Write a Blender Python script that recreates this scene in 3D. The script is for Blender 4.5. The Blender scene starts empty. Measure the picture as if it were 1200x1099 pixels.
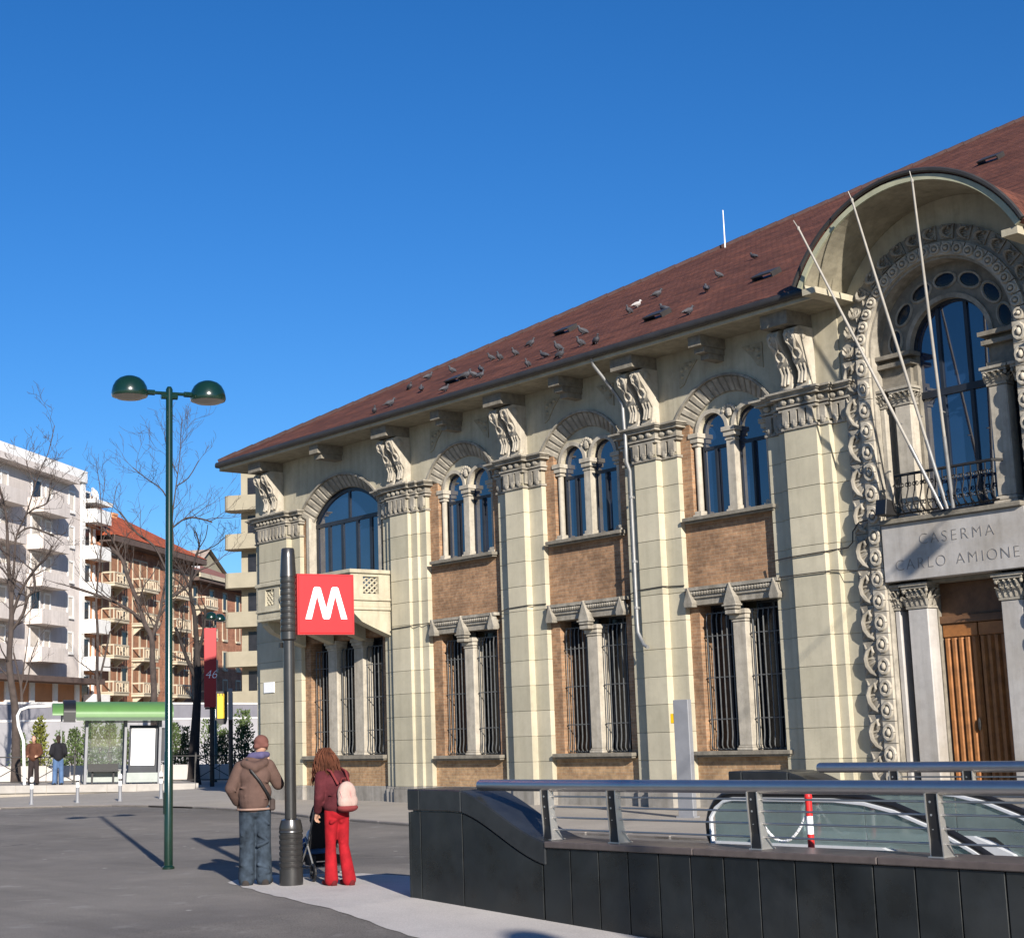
import bpy, bmesh, math, random
from mathutils import Vector, Matrix
random.seed(7)
PI = math.pi
sc = bpy.context.scene
COL = sc.collection

# ------------------------------------------------------------------ camera, sky, sun, exposure
cam_d = bpy.data.cameras.new('camera')
cam = bpy.data.objects.new('camera', cam_d)
COL.objects.link(cam)
RX, RY, RZ = (0.65, 0.759, -0.035), (-0.149, 0.082, -0.985), (-0.745, 0.646, 0.166)
v_r = Vector(RX).normalized()
v_f = Vector(RZ); v_f = (v_f - v_r * v_f.dot(v_r)).normalized()
v_u = v_r.cross(v_f)
cam.matrix_world = Matrix(((v_r.x, v_u.x, -v_f.x, 0.0), (v_r.y, v_u.y, -v_f.y, -23.763),
                           (v_r.z, v_u.z, -v_f.z, 1.75), (0, 0, 0, 1)))
cam_d.sensor_width = 36.0
cam_d.lens = 1810.0 / 1200.0 * 36.0
cam_d.clip_end = 3000
sc.camera = cam

SUN = Vector((0.8577, -0.3617, 0.3653)).normalized()
world = bpy.data.worlds.new('World')
sc.world = world
world.use_nodes = True
wn, wl = world.node_tree.nodes, world.node_tree.links
bg = wn['Background']
sky = wn.new('ShaderNodeTexSky')
sky.sky_type = 'NISHITA'
sky.sun_disc = False
sky.sun_elevation = math.asin(SUN.z)
sky.sun_rotation = math.atan2(SUN.x, SUN.y)
sky.air_density = 1.0
sky.dust_density = 0.2
sky.ozone_density = 4.0
hs = wn.new('ShaderNodeHueSaturation')
hs.inputs['Saturation'].default_value = 1.25
wl.new(sky.outputs[0], hs.inputs['Color'])
tint = wn.new('ShaderNodeMix'); tint.data_type = 'RGBA'; tint.blend_type = 'MULTIPLY'
tint.inputs[0].default_value = 1.0; tint.inputs[7].default_value = (.77, .96, 1.20, 1)
wl.new(hs.outputs[0], tint.inputs[6])
wl.new(tint.outputs[2], bg.inputs['Color'])
bg.inputs['Strength'].default_value = 0.065
sun_d = bpy.data.lights.new('sun', 'SUN')
sun_d.energy = 5.0
sun_d.angle = math.radians(0.53)
sun_d.color = (1.0, 0.925, 0.83)
sun = bpy.data.objects.new('sun', sun_d)
COL.objects.link(sun)
sun.rotation_euler = SUN.to_track_quat('Z', 'Y').to_euler()
sc.view_settings.view_transform = 'Standard'
sc.view_settings.look = 'None'
sc.view_settings.gamma = 1.0
sc.view_settings.exposure = 0.75
sc.view_settings.use_curve_mapping = False

# ------------------------------------------------------------------ helpers
ORG = {}

def tag(o, label=None, cat=None, group=None, kind=None):
    if label: o['label'] = label
    if cat: o['category'] = cat
    if group: o['group'] = group
    if kind: o['kind'] = kind
    return o

def thing(name, loc, label, cat, group=None):
    o = bpy.data.objects.new(name, None)
    o.empty_display_size = 0.2
    COL.objects.link(o)
    o.location = loc
    ORG[o.name] = Vector(loc)
    return tag(o, label, cat, group)

def org(p):
    return ORG.get(p.name, Vector((0, 0, 0)))

QUEUE = []
TEXTS = []
class MB:
    def __init__(s, xf=None):
        s.v, s.f, s.xf = [], [], xf
    def add(s, vs, fs):
        n = len(s.v)
        if s.xf is not None:
            vs = [s.xf @ Vector(p) for p in vs]
        s.v.extend([tuple(p) for p in vs])
        s.f.extend([tuple(i + n for i in f) for f in fs])
        return s
    def box(s, x0, x1, y0, y1, z0, z1):
        return s.add([(x0,y0,z0),(x1,y0,z0),(x1,y1,z0),(x0,y1,z0),(x0,y0,z1),(x1,y0,z1),(x1,y1,z1),(x0,y1,z1)],
                     [(0,3,2,1),(4,5,6,7),(0,1,5,4),(1,2,6,5),(2,3,7,6),(3,0,4,7)])
    def prism(s, poly, a, b, axis='y'):
        """poly in the other two axes, extruded from a to b"""
        n = len(poly)
        if axis == 'y': mk = lambda p, t: (p[0], t, p[1])
        elif axis == 'z': mk = lambda p, t: (p[0], p[1], t)
        else: mk = lambda p, t: (t, p[0], p[1])
        vs = [mk(p, a) for p in poly] + [mk(p, b) for p in poly]
        fs = [tuple(range(n)), tuple(range(2*n-1, n-1, -1))]
        fs += [(i, i+n, (i+1) % n + n, (i+1) % n) for i in range(n)]
        return s.add(vs, fs)
    def tube(s, pts, r, n=8, caps=True):
        pts = [Vector(p) for p in pts]
        rs = r if isinstance(r, (list, tuple)) else [r]*len(pts)
        vs, fs, up = [], [], None
        for i, p in enumerate(pts):
            d = (pts[min(i+1, len(pts)-1)] - pts[max(i-1, 0)])
            if d.length < 1e-9: d = Vector((0,0,1))
            d.normalize()
            if up is None:
                up = Vector((0,0,1)) if abs(d.z) < .9 else Vector((1,0,0))
            a = (up - d*up.dot(d))
            if a.length < 1e-6: a = d.orthogonal()
            a.normalize(); up = a
            b = d.cross(a)
            for k in range(n):
                t = 2*PI*k/n
                vs.append(p + (a*math.cos(t) + b*math.sin(t))*rs[i])
        for i in range(len(pts)-1):
            for k in range(n):
                fs.append((i*n+k, i*n+(k+1) % n, (i+1)*n+(k+1) % n, (i+1)*n+k))
        if caps:
            fs.append(tuple(range(n-1, -1, -1)))
            fs.append(tuple((len(pts)-1)*n+k for k in range(n)))
        return s.add(vs, fs)
    def lathe(s, prof, n=16, c=(0,0,0)):
        vs, fs = [], []
        for r, z in prof:
            for k in range(n):
                t = 2*PI*k/n
                vs.append((c[0]+r*math.cos(t), c[1]+r*math.sin(t), c[2]+z))
        m = len(prof)
        for i in range(m-1):
            for k in range(n):
                fs.append((i*n+k, i*n+(k+1) % n, (i+1)*n+(k+1) % n, (i+1)*n+k))
        fs.append(tuple(range(n-1, -1, -1))); fs.append(tuple((m-1)*n+k for k in range(n)))
        return s.add(vs, fs)
    def ring(s, xc, zc, r0, r1, a0, a1, y0, y1, n=12):
        vs, fs = [], []
        for i in range(n+1):
            t = a0 + (a1-a0)*i/n
            c, q = math.cos(t), math.sin(t)
            vs += [(xc+r0*c, y0, zc+r0*q), (xc+r1*c, y0, zc+r1*q), (xc+r1*c, y1, zc+r1*q), (xc+r0*c, y1, zc+r0*q)]
        for i in range(n):
            a, b = i*4, i*4+4
            for k in range(4):
                fs.append((a+k, a+(k+1) % 4, b+(k+1) % 4, b+k))
        fs.append((3,2,1,0)); fs.append((n*4, n*4+1, n*4+2, n*4+3))
        return s.add(vs, fs)
    def splay(s, xc, zc, r0, r1, a0, a1, yin, yout, y1, n=12):
        vs, fs = [], []
        for i in range(n+1):
            t = a0 + (a1-a0)*i/n
            c, q = math.cos(t), math.sin(t)
            vs += [(xc+r0*c, yin, zc+r0*q), (xc+r1*c, yout, zc+r1*q), (xc+r1*c, y1, zc+r1*q), (xc+r0*c, y1, zc+r0*q)]
        for i in range(n):
            a, b = i*4, i*4+4
            for k in range(4):
                fs.append((a+k, a+(k+1) % 4, b+(k+1) % 4, b+k))
        fs.append((3,2,1,0)); fs.append((n*4, n*4+1, n*4+2, n*4+3))
        return s.add(vs, fs)
    def ell(s, c, r, n=10, m=7, rot=None):
        vs, fs = [], []
        for j in range(m+1):
            ph = -PI/2 + PI*j/m
            for k in range(n):
                t = 2*PI*k/n
                p = Vector((r[0]*math.cos(ph)*math.cos(t), r[1]*math.cos(ph)*math.sin(t), r[2]*math.sin(ph)))
                if rot is not None: p = rot @ p
                vs.append(Vector(c)+p)
        for j in range(m):
            for k in range(n):
                fs.append((j*n+k, j*n+(k+1) % n, (j+1)*n+(k+1) % n, (j+1)*n+k))
        return s.add(vs, fs)
    def cap(s, a, b, ra, rb, n=12, m=4):
        """closed tapered capsule"""
        a, b = Vector(a), Vector(b)
        d = (b-a); L = d.length; d = d.normalized() if L > 1e-6 else Vector((0,0,1))
        pts, rs = [], []
        for i in range(m+1):
            t = PI/2*i/m
            pts.append(a - d*ra*math.cos(t)); rs.append(max(1e-4, ra*math.sin(t)))
        for i in range(m+1):
            t = PI/2*i/m
            pts.append(b + d*rb*math.sin(t)); rs.append(max(1e-4, rb*math.cos(t)))
        return s.tube(pts, rs, n)
    def strip(s, xs, lo, hi, y0, y1):
        """solid wall slab between curves lo(x) and hi(x)"""
        vs, fs = [], []
        for x in xs:
            a, b = lo(x), hi(x)
            vs += [(x,y0,a),(x,y0,b),(x,y1,b),(x,y1,a)]
        for i in range(len(xs)-1):
            p, q = i*4, i*4+4
            for k in range(4):
                fs.append((p+k, q+k, q+(k+1) % 4, p+(k+1) % 4))
        fs.append((0,1,2,3)); e = (len(xs)-1)*4
        fs.append((e+3,e+2,e+1,e))
        return s.add(vs, fs)
    def mesh(s, name, mat, o=(0,0,0), smooth=None, bevel=0, recalc=True):
        me = bpy.data.meshes.new(name)
        o = Vector(o)
        me.from_pydata([Vector(p)-o for p in s.v], [], s.f)
        if recalc or bevel:
            bm = bmesh.new(); bm.from_mesh(me)
            bmesh.ops.recalc_face_normals(bm, faces=bm.faces)
            if bevel:
                bmesh.ops.bevel(bm, geom=[e for e in bm.edges if len(e.link_faces) == 2 and e.calc_face_angle(0) > .5],
                                offset=bevel, segments=1, affect='EDGES', clamp_overlap=True)
            bm.to_mesh(me); bm.free()
        if smooth:
            me.polygons.foreach_set('use_smooth', [True]*len(me.polygons))
            me.set_sharp_from_angle(angle=math.radians(smooth))
        if mat: me.materials.append(mat)
        return me
    def build(s, name, mat, parent=None, smooth=None, bevel=0, recalc=True):
        o0 = org(parent) if parent else Vector((0,0,0))
        me = s.mesh(name, mat, o0, smooth, bevel, recalc)
        o = bpy.data.objects.new(name, me)
        COL.objects.link(o)
        if parent: o.parent = parent
        ORG[o.name] = o0
        return o

def top(mb, name, mat, loc, label, cat, group=None, smooth=None, bevel=0):
    """a thing that is a single mesh, its origin at loc"""
    me = mb.mesh(name, mat, loc, smooth, bevel)
    o = bpy.data.objects.new(name, me); COL.objects.link(o)
    o.location = loc; ORG[o.name] = Vector(loc)
    return tag(o, label, cat, group)

def piece(name, me, parent, loc, rot=None, scale=None):
    """an object sharing mesh data, at a world place"""
    o = bpy.data.objects.new(name, me); COL.objects.link(o)
    o.parent = parent
    o.location = Vector(loc) - org(parent)
    if rot: o.rotation_euler = rot
    if scale: o.scale = scale
    ORG[o.name] = Vector(loc)
    return o

def copy_tree(o, parent=None):
    c = o.copy(); COL.objects.link(c)
    if parent: c.parent = parent
    for ch in list(o.children):
        copy_tree(ch, c)
    return c

# ------------------------------------------------------------------ materials
def nodes(name):
    m = bpy.data.materials.new(name); m.use_nodes = True
    nt = m.node_tree
    return m, nt.nodes, nt.links, nt.nodes['Principled BSDF']

def wpos(N, L, scale=None):
    g = N.new('ShaderNodeNewGeometry')
    return g.outputs['Position']

def noise(N, L, vec, scale, detail=4, rough=.6):
    t = N.new('ShaderNodeTexNoise')
    t.inputs['Scale'].default_value = scale; t.inputs['Detail'].default_value = detail
    t.inputs['Roughness'].default_value = rough
    L.new(vec, t.inputs['Vector'])
    return t.outputs['Fac']

def ramp(N, L, fac, stops):
    r = N.new('ShaderNodeValToRGB')
    el = r.color_ramp.elements
    while len(el) < len(stops): el.new(.5)
    for e, (p, c) in zip(el, stops):
        e.position = p; e.color = (*c, 1) if len(c) == 3 else c
    L.new(fac, r.inputs['Fac'])
    return r.outputs['Color']

def mul(c, k): return tuple(min(1, max(0, x*k)) for x in c)

def mix(N, L, fac, a, b, mode='MIX'):
    n = N.new('ShaderNodeMix'); n.data_type = 'RGBA'; n.blend_type = mode
    for v, k in ((fac, 0), (a, 6), (b, 7)):
        if isinstance(v, (int, float)): n.inputs[k].default_value = v
        elif isinstance(v, tuple): n.inputs[k].default_value = (*v, 1)
        else: L.new(v, n.inputs[k])
    return n.outputs[2]

def bump(N, L, P, h, strength=.3, dist=.02):
    b = N.new('ShaderNodeBump'); b.inputs['Strength'].default_value = strength
    b.inputs['Distance'].default_value = dist
    L.new(h, b.inputs['Height']); L.new(b.outputs[0], P.inputs['Normal'])

MATS = {}
def M(name, col, rough=.8, var=.18, scale=3.0, fine=40.0, bmp=.15, metal=0.0, spec=.4, tint=None, coat=0, streak=0):
    if name in MATS: return MATS[name]
    m, N, L, P = nodes(name)
    p = wpos(N, L)
    a = noise(N, L, p, scale, 5)
    c = ramp(N, L, a, [(.3, mul(col, 1-var)), (.7, mul(col, 1+var))])
    if tint:
        b = noise(N, L, p, scale*.35, 6)
        f = ramp(N, L, b, [(.45, (0,0,0)), (.68, (1,1,1))])
        c = mix(N, L, f, c, tint)
    if name in ('cream_block', 'black_granite', 'granite_cap'):   # every block cut from its own stone
        oi = N.new('ShaderNodeObjectInfo')
        c = mix(N, L, 1.0, c, ramp(N, L, oi.outputs['Random'], [(0, (.88,.88,.86)), (1, (1.08,1.07,1.06))]), 'MULTIPLY')
    if streak:   # rain streaks and soot, running down
        mp_ = N.new('ShaderNodeMapping'); mp_.inputs['Scale'].default_value = (5.0, 5.0, .35)
        L.new(p, mp_.inputs['Vector'])
        sf_ = ramp(N, L, noise(N, L, mp_.outputs[0], 1.0, 6, .65), [(.44, (1,1,1)), (.70, (1-streak,1-streak*1.03,1-streak*1.1))])
        c = mix(N, L, 1.0, c, sf_, 'MULTIPLY')
        gf_ = ramp(N, L, noise(N, L, p, 7.0, 6, .75), [(.46, (1,1,1)), (.72, (1-streak*.8,)*3)])
        c = mix(N, L, 1.0, c, gf_, 'MULTIPLY')
    L.new(c, P.inputs['Base Color'])
    P.inputs['Roughness'].default_value = rough
    P.inputs['Metallic'].default_value = metal
    P.inputs['Specular IOR Level'].default_value = spec
    P.inputs['Coat Weight'].default_value = coat
    if bmp: bump(N, L, P, noise(N, L, p, fine, 4), bmp, .01)
    MATS[name] = m
    return m

def brick_mat(name, c1, c2, mortar, w, h, msize=.012, off=.5, bmp=.4, flat=False, slope=1.0):
    m, N, L, P = nodes(name)
    p = wpos(N, L)
    sep = N.new('ShaderNodeSeparateXYZ'); L.new(p, sep.inputs[0])
    cmb = N.new('ShaderNodeCombineXYZ')
    ad = N.new('ShaderNodeMath'); ad.operation = 'ADD'
    L.new(sep.outputs[0], ad.inputs[0])
    if flat:
        ad.inputs[1].default_value = 0; ys = N.new('ShaderNodeMath'); ys.operation = 'MULTIPLY'
        L.new(sep.outputs[1], ys.inputs[0]); ys.inputs[1].default_value = slope
        L.new(ys.outputs[0], cmb.inputs[1])
    else:
        L.new(sep.outputs[1], ad.inputs[1]); L.new(sep.outputs[2], cmb.inputs[1])
    L.new(ad.outputs[0], cmb.inputs[0])
    t = N.new('ShaderNodeTexBrick')
    L.new(cmb.outputs[0], t.inputs['Vector'])
    t.inputs['Color1'].default_value = (*c1, 1); t.inputs['Color2'].default_value = (*c2, 1)
    t.inputs['Mortar'].default_value = (*mortar, 1)
    t.inputs['Scale'].default_value = 1; t.inputs['Mortar Size'].default_value = msize
    t.inputs['Brick Width'].default_value = w; t.inputs['Row Height'].default_value = h
    t.inputs['Mortar Smooth'].default_value = .3; t.offset = off
    n = noise(N, L, p, 1.3, 6)
    sh = ramp(N, L, n, [(.28, (.62,.60,.60)), (.72, (1.25,1.2,1.15))])
    c = mix(N, L, 1.0, t.outputs['Color'], sh, 'MULTIPLY')
    if flat:
        mz = N.new('ShaderNodeMapping'); mz.inputs['Scale'].default_value = (.5, 3.2, 3.2); L.new(p, mz.inputs['Vector'])
        rz_ = ramp(N, L, noise(N, L, mz.outputs[0], 1.1, 6, .7), [(.32, (.66,.70,.74)), (.55, (1,1,1)), (.74, (1.35,1.2,1.0))])
        c = mix(N, L, 1.0, c, rz_, 'MULTIPLY')
    n2 = noise(N, L, p, 9, 3)
    sh2 = ramp(N, L, n2, [(.3, (.75,.75,.75)), (.7, (1.2,1.2,1.2))])
    c = mix(N, L, 1.0, c, sh2, 'MULTIPLY')
    L.new(c, P.inputs['Base Color'])
    P.inputs['Roughness'].default_value = .9; P.inputs['Specular IOR Level'].default_value = .15
    inv = N.new('ShaderNodeMath'); inv.operation = 'SUBTRACT'; inv.inputs[0].default_value = 1
    L.new(t.outputs['Fac'], inv.inputs[1])
    bump(N, L, P, inv.outputs[0], bmp, .012)
    return m

def glass_mat(name, tint, gloss=.12, dust=None, rough=.02):
    m, N, L, P = nodes(name)
    out = N['Material Output']; N.remove(P)
    tr = N.new('ShaderNodeBsdfTransparent'); tr.inputs[0].default_value = (*tint, 1)
    gl = N.new('ShaderNodeBsdfGlossy'); gl.inputs['Roughness'].default_value = rough
    fr = N.new('ShaderNodeFresnel'); fr.inputs[0].default_value = 1.5
    ad = N.new('ShaderNodeMath'); ad.operation = 'ADD'; ad.use_clamp = True
    L.new(fr.outputs[0], ad.inputs[0]); ad.inputs[1].default_value = gloss
    mx = N.new('ShaderNodeMixShader')
    L.new(ad.outputs[0], mx.inputs[0]); L.new(tr.outputs[0], mx.inputs[1]); L.new(gl.outputs[0], mx.inputs[2])
    if dust:
        df = N.new('ShaderNodeBsdfDiffuse'); df.inputs[0].default_value = (*dust[0], 1)
        tl = N.new('ShaderNodeBsdfTranslucent'); tl.inputs[0].default_value = (*dust[0], 1)
        m1 = N.new('ShaderNodeMixShader'); m1.inputs[0].default_value = .4
        L.new(df.outputs[0], m1.inputs[1]); L.new(tl.outputs[0], m1.inputs[2])
        m2 = N.new('ShaderNodeMixShader'); p = wpos(N, L)
        fz = ramp(N, L, noise(N, L, p, 1.6, 5, .6), [(.3, (dust[1]*.7,)*3), (.7, (dust[1]*1.3,)*3)])
        L.new(fz, m2.inputs[0]); L.new(mx.outputs[0], m2.inputs[1]); L.new(m1.outputs[0], m2.inputs[2])
        mx = m2
    L.new(mx.outputs[0], out.inputs[0])
    return m

cream = M('cream_plaster', (.445,.405,.30), .85, .12, 1.6, 60, .25, tint=(.35,.315,.235), streak=.18)
soffit_m = M('shaded_soffit_plaster', (.31,.28,.205), .9, .2, 2.5, 60, .25, tint=(.25,.225,.165), streak=.2)  # cream plaster darkened so the soffit colour carries its shade
cream_stone = M('cream_block', (.47,.43,.32), .85, .10, 1.2, 55, .25, tint=(.385,.355,.27), streak=.12)
stone = M('grey_carved_stone', (.335,.305,.25), .85, .22, 6, 50, .4, tint=(.21,.19,.155), streak=.3)
stone_pale = M('pale_stone', (.42,.38,.31), .8, .14, 4, 60, .25, streak=.3)
stone_dark = M('dark_shaded_stone', (.19,.17,.135), .9, .28, 7, 40, .4)  # dark tone carries the shade on corbels and in the portal recess
plinth_m = M('grey_plinth_stone', (.29,.27,.24), .85, .14, 2, 60, .3, tint=(.22,.205,.18), streak=.3)
marble = M('pale_marble', (.42,.40,.375), .6, .10, 2.0, 60, .1, tint=(.34,.31,.27), streak=.18)
brick = brick_mat('brown_brick', (.36,.22,.128), (.26,.16,.098), (.33,.245,.165), .25, .068, .008)
brick_lo = brick_mat('ochre_brick', (.44,.30,.17), (.36,.23,.13), (.40,.31,.21), .25, .068, .008)
brick_far = brick_mat('far_red_brick', (.41,.195,.12), (.33,.15,.095), (.34,.19,.13), .5, .14, .02, bmp=.1)
rooftile = brick_mat('red_roof_tile', (.150,.060,.040), (.108,.048,.036), (.09,.034,.026), .18, .125, .012, bmp=.8, flat=True, slope=1.13)
rooftile_far = brick_mat('orange_roof_tile', (.50,.12,.05), (.38,.095,.05), (.2,.07,.04), .5, .35, .03, bmp=.4, flat=True)
gutter_m = M('dark_gutter_metal', (.045,.042,.04), .5, .2, 3, 30, .05, metal=.3)
verdigris = M('grey_green_flashing', (.34,.34,.235), .6, .15, 4, 30, .05)
glass_dark = M('dark_window_glass', (.008,.022,.055), .03, .25, 1.2, 1.1, .05, spec=.5)
glass_dark.node_tree.nodes['Principled BSDF'].inputs['IOR'].default_value = 2.4
glass_black = M('black_window_glass', (.008,.010,.014), .18, .3, 2, 3, .03, spec=.35)
frame_dark = M('dark_window_frame', (.016,.020,.028), .4, .2, 3, 30, 0)
iron = M('wrought_iron', (.12,.125,.125), .55, .25, 8, 40, .1, metal=.4)
iron_black = M('black_iron', (.018,.017,.017), .5, .2, 8, 40, .05)
wood = M('door_wood', (.26,.105,.03), .5, .35, 5, 30, .2)
wood_dark = M('dark_door_wood', (.115,.058,.028), .6, .3, 5, 30, .2)
galv = M('galvanised_pipe', (.27,.27,.265), .5, .15, 5, 30, .05, metal=.5)
steel = M('brushed_steel', (.46,.45,.44), .42, .06, 5, 60, .03, metal=1.0)
steel_flat = M('satin_steel_plate', (.62,.60,.56), .38, .10, 6, 60, .04, metal=.85)
granite = M('black_granite', (.008,.0095,.010), .36, .5, 1.6, 90, .04, spec=.5, tint=(.026,.028,.028))
_gn = granite.node_tree; _gr = ramp(_gn.nodes, _gn.links, noise(_gn.nodes, _gn.links, wpos(_gn.nodes, _gn.links), 2.2, 6, .7), [(.35, (.22,.22,.22)), (.7, (.55,.55,.55))])
_gn.links.new(_gr, _gn.nodes['Principled BSDF'].inputs['Roughness'])
granite_edge = M('granite_coping', (.085,.068,.062), .4, .2, 8, 90, .05, spec=.5)
granite_top = M('granite_cap', (.018,.02,.022), .3, .3, 4, 90, .04, spec=.5)
joint = M('pale_joint', (.30,.30,.28), .8, .3, 8, 40, 0)
pole_metal = M('dark_metal_paint', (.085,.082,.08), .28, .12, 6, 40, .02, metal=.75)
green_paint = M('green_lamp_paint', (.004,.020,.013), .22, .15, 6, 40, .02, spec=.6, coat=.3)
lamp_glass = M('lamp_diffuser', (.45,.40,.33), .4, .08, 6, 40, 0)
red_sign = M('red_sign_face', (.86,.032,.035), .4, .03, 2, 40, 0, spec=.3)
white_sign = M('white_sign_face', (.86,.86,.86), .4, .03, 2, 40, 0)
red_banner = M('red_banner', (.34,.005,.010), .45, .06, 2, 40, 0)
yellow = M('yellow_box', (.85,.48,.005), .45, .05, 3, 40, 0)
black_pl = M('black_plastic', (.012,.012,.013), .5, .2, 6, 40, 0)
grey_metal = M('grey_paint_metal', (.20,.205,.22), .5, .1, 4, 40, .02)
white_paint = M('white_paint', (.78,.77,.74), .55, .08, 3, 40, .05)
white_wall = M('white_apartment_render', (.68,.62,.58), .85, .14, .5, 20, .05, tint=(.55,.49,.45), streak=.15)
cream_far = M('cream_far_render', (.46,.40,.30), .85, .10, 1, 20, .05)
beige_far = M('beige_far_render', (.29,.26,.19), .85, .12, .8, 20, .05)
orange_far = M('orange_far_render', (.56,.27,.13), .85, .12, .8, 20, .05)
shutter = M('brown_shutter', (.30,.15,.085), .8, .25, 2, 20, .05)
shutter_w = M('pale_shutter', (.62,.56,.49), .8, .15, 2, 20, .05)
dark_void = M('dark_far_window', (.018,.018,.021), .25, .3, 2, 20, 0)
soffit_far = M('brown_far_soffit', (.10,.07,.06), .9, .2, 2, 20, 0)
green_roof = M('green_canopy', (.09,.20,.058), .45, .06, 2, 40, .02)
green_edge = M('dark_green_edge', (.05,.09,.05), .5, .1, 2, 40, 0)
shelter_glass = glass_mat('shelter_glass', (.88,.92,.90), .03, dust=((.5,.52,.5), .10))
esc_glass = glass_mat('escalator_glass', (.66,.78,.76), .10, rough=.06, dust=((.38,.47,.46), .42))
bark = M('bark', (.06,.046,.04), .95, .3, 4, 25, .5)
bark_dark = M('shaded_bark', (.03,.024,.022), .95, .3, 4, 25, .5)  # darker bark copy, building's shadow on the leaning tree put into its colour
leaf_a = M('shrub_leaf', (.085,.125,.042), .6, .4, 1.5, 20, 0)
leaf_b = M('olive_leaf', (.16,.17,.03), .6, .35, 1.5, 20, 0)

def asphalt_mat():
    m, N, L, P = nodes('asphalt')
    p = wpos(N, L)
    base = ramp(N, L, noise(N, L, p, .35, 7, .65), [(.3, (.150,.138,.124)), (.7, (.214,.197,.178))])
    sp = ramp(N, L, noise(N, L, p, 60, 3, .8), [(.35, (.65,.65,.65)), (.65, (1.3,1.3,1.3))])
    c = mix(N, L, 1.0, base, sp, 'MULTIPLY')
    pat = ramp(N, L, noise(N, L, p, 1.6, 5, .6), [(.60, (0,0,0)), (.70, (1,1,1))])
    c = mix(N, L, pat, c, (.235,.222,.205))
    big = ramp(N, L, noise(N, L, p, .16, 6, .7), [(.40, (.80,.80,.81)), (.60, (1.16,1.15,1.13))])
    c = mix(N, L, 1.0, c, big, 'MULTIPLY')
    mpp = N.new('ShaderNodeMapping'); mpp.inputs['Scale'].default_value = (.25, 1.6, 1); mpp.inputs['Rotation'].default_value = (0, 0, .35)
    L.new(p, mpp.inputs['Vector'])
    tr_ = ramp(N, L, noise(N, L, mpp.outputs[0], .8, 5, .6), [(.52, (1,1,1)), (.70, (.80,.80,.80))])
    c = mix(N, L, 1.0, c, tr_, 'MULTIPLY')
    wv = N.new('ShaderNodeTexVoronoi'); wv.feature = 'DISTANCE_TO_EDGE'; wv.inputs['Scale'].default_value = .42
    nz = N.new('ShaderNodeTexNoise'); nz.inputs['Scale'].default_value = 1.1; nz.inputs['Detail'].default_value = 6
    L.new(p, nz.inputs['Vector'])
    mv = mix(N, L, .35, p, nz.outputs['Color'], 'LINEAR_LIGHT')
    L.new(mv, wv.inputs['Vector'])
    ck = ramp(N, L, wv.outputs['Distance'], [(.0, (1,1,1)), (.010, (0,0,0))])
    cm_ = ramp(N, L, noise(N, L, p, .22, 3, .5), [(.52, (0,0,0)), (.62, (1,1,1))])
    ck = mix(N, L, 1.0, ck, cm_, 'MULTIPLY')
    c = mix(N, L, ck, c, (.085,.082,.08))
    vo = N.new('ShaderNodeTexVoronoi'); vo.inputs['Scale'].default_value = 1.4
    L.new(p, vo.inputs['Vector'])
    sp2 = ramp(N, L, vo.outputs['Distance'], [(.035, (1,1,1)), (.06, (0,0,0))])
    c = mix(N, L, sp2, c, (.40,.38,.35))
    L.new(c, P.inputs['Base Color']); P.inputs['Roughness'].default_value = .9
    P.inputs['Specular IOR Level'].default_value = .25
    bump(N, L, P, noise(N, L, p, 45, 5, .75), .5, .015)
    return m
asphalt = asphalt_mat()

def paving_mat(name, col, dark, jw=.9, jh=.6):
    m, N, L, P = nodes(name)
    p = wpos(N, L)
    base = ramp(N, L, noise(N, L, p, .5, 7, .6), [(.3, mul(col,.88)), (.7, mul(col,1.1))])
    st = ramp(N, L, noise(N, L, p, 1.8, 6, .7), [(.52, (0,0,0)), (.75, (1,1,1))])
    c = mix(N, L, st, base, dark)
    sp = ramp(N, L, noise(N, L, p, 70, 3, .8), [(.35, (.82,.82,.82)), (.65, (1.15,1.15,1.15))])
    c = mix(N, L, 1.0, c, sp, 'MULTIPLY')
    L.new(c, P.inputs['Base Color']); P.inputs['Roughness'].default_value = .88
    bump(N, L, P, noise(N, L, p, 50, 4, .7), .3, .01)
    return m
paving = paving_mat('pale_paving', (.335,.302,.258), (.275,.25,.215))
concrete = paving_mat('pale_concrete', (.46,.432,.405), (.375,.35,.33))

# ------------------------------------------------------------------ ground
def gz(x, y):
    """the square dips a little towards the stair's far end"""
    t = min(1, max(0, (x+13.7)/8)); s = min(1, max(0, (-10.0-y)/2.5))
    return -.045*max(0, x+13.7)*s if x < 6 else -.045*19.7*s*max(0, 1-(x-6)/30)

def sheet(name, xs, ys, inside, dz, mat):
    mb = MB(); ix = {}
    for i in range(len(xs)-1):
        for j in range(len(ys)-1):
            if not inside((xs[i]+xs[i+1])/2, (ys[j]+ys[j+1])/2): continue
            q = []
            for a, b in ((i,j),(i+1,j),(i+1,j+1),(i,j+1)):
                if (a,b) not in ix:
                    ix[(a,b)] = len(mb.v); mb.v.append((xs[a], ys[b], gz(xs[a], ys[b])+dz))
                q.append(ix[(a,b)])
            mb.f.append(tuple(q))
    o = mb.build(name, mat)
    return tag(o, kind='structure')

PIT = (-8.4, 3.0, -13.0, -9.45)
XS = [-900,-300,-120,-60] + [-40+2*i for i in range(13)] + [-13.7,-12.5,-11.5,-10.5,-9.35,-8.4,-7.4,-6.4,-5.4,-4,-2,0,1.5,3,6,10,20,36,120,400,900]
YS = [-900,-300,-100,-60,-40,-30,-25,-22,-20,-18,-17,-16,-15,-14.2,-13.5,-13,-12.5,-11.5,-10.6,-10,-9.45,-8,-6,-3,0,10,40,120,300,900]
sheet('street', XS, YS, lambda x, y: not (PIT[0] < x < PIT[1] and PIT[2] < y < PIT[3]), 0, asphalt)

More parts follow.
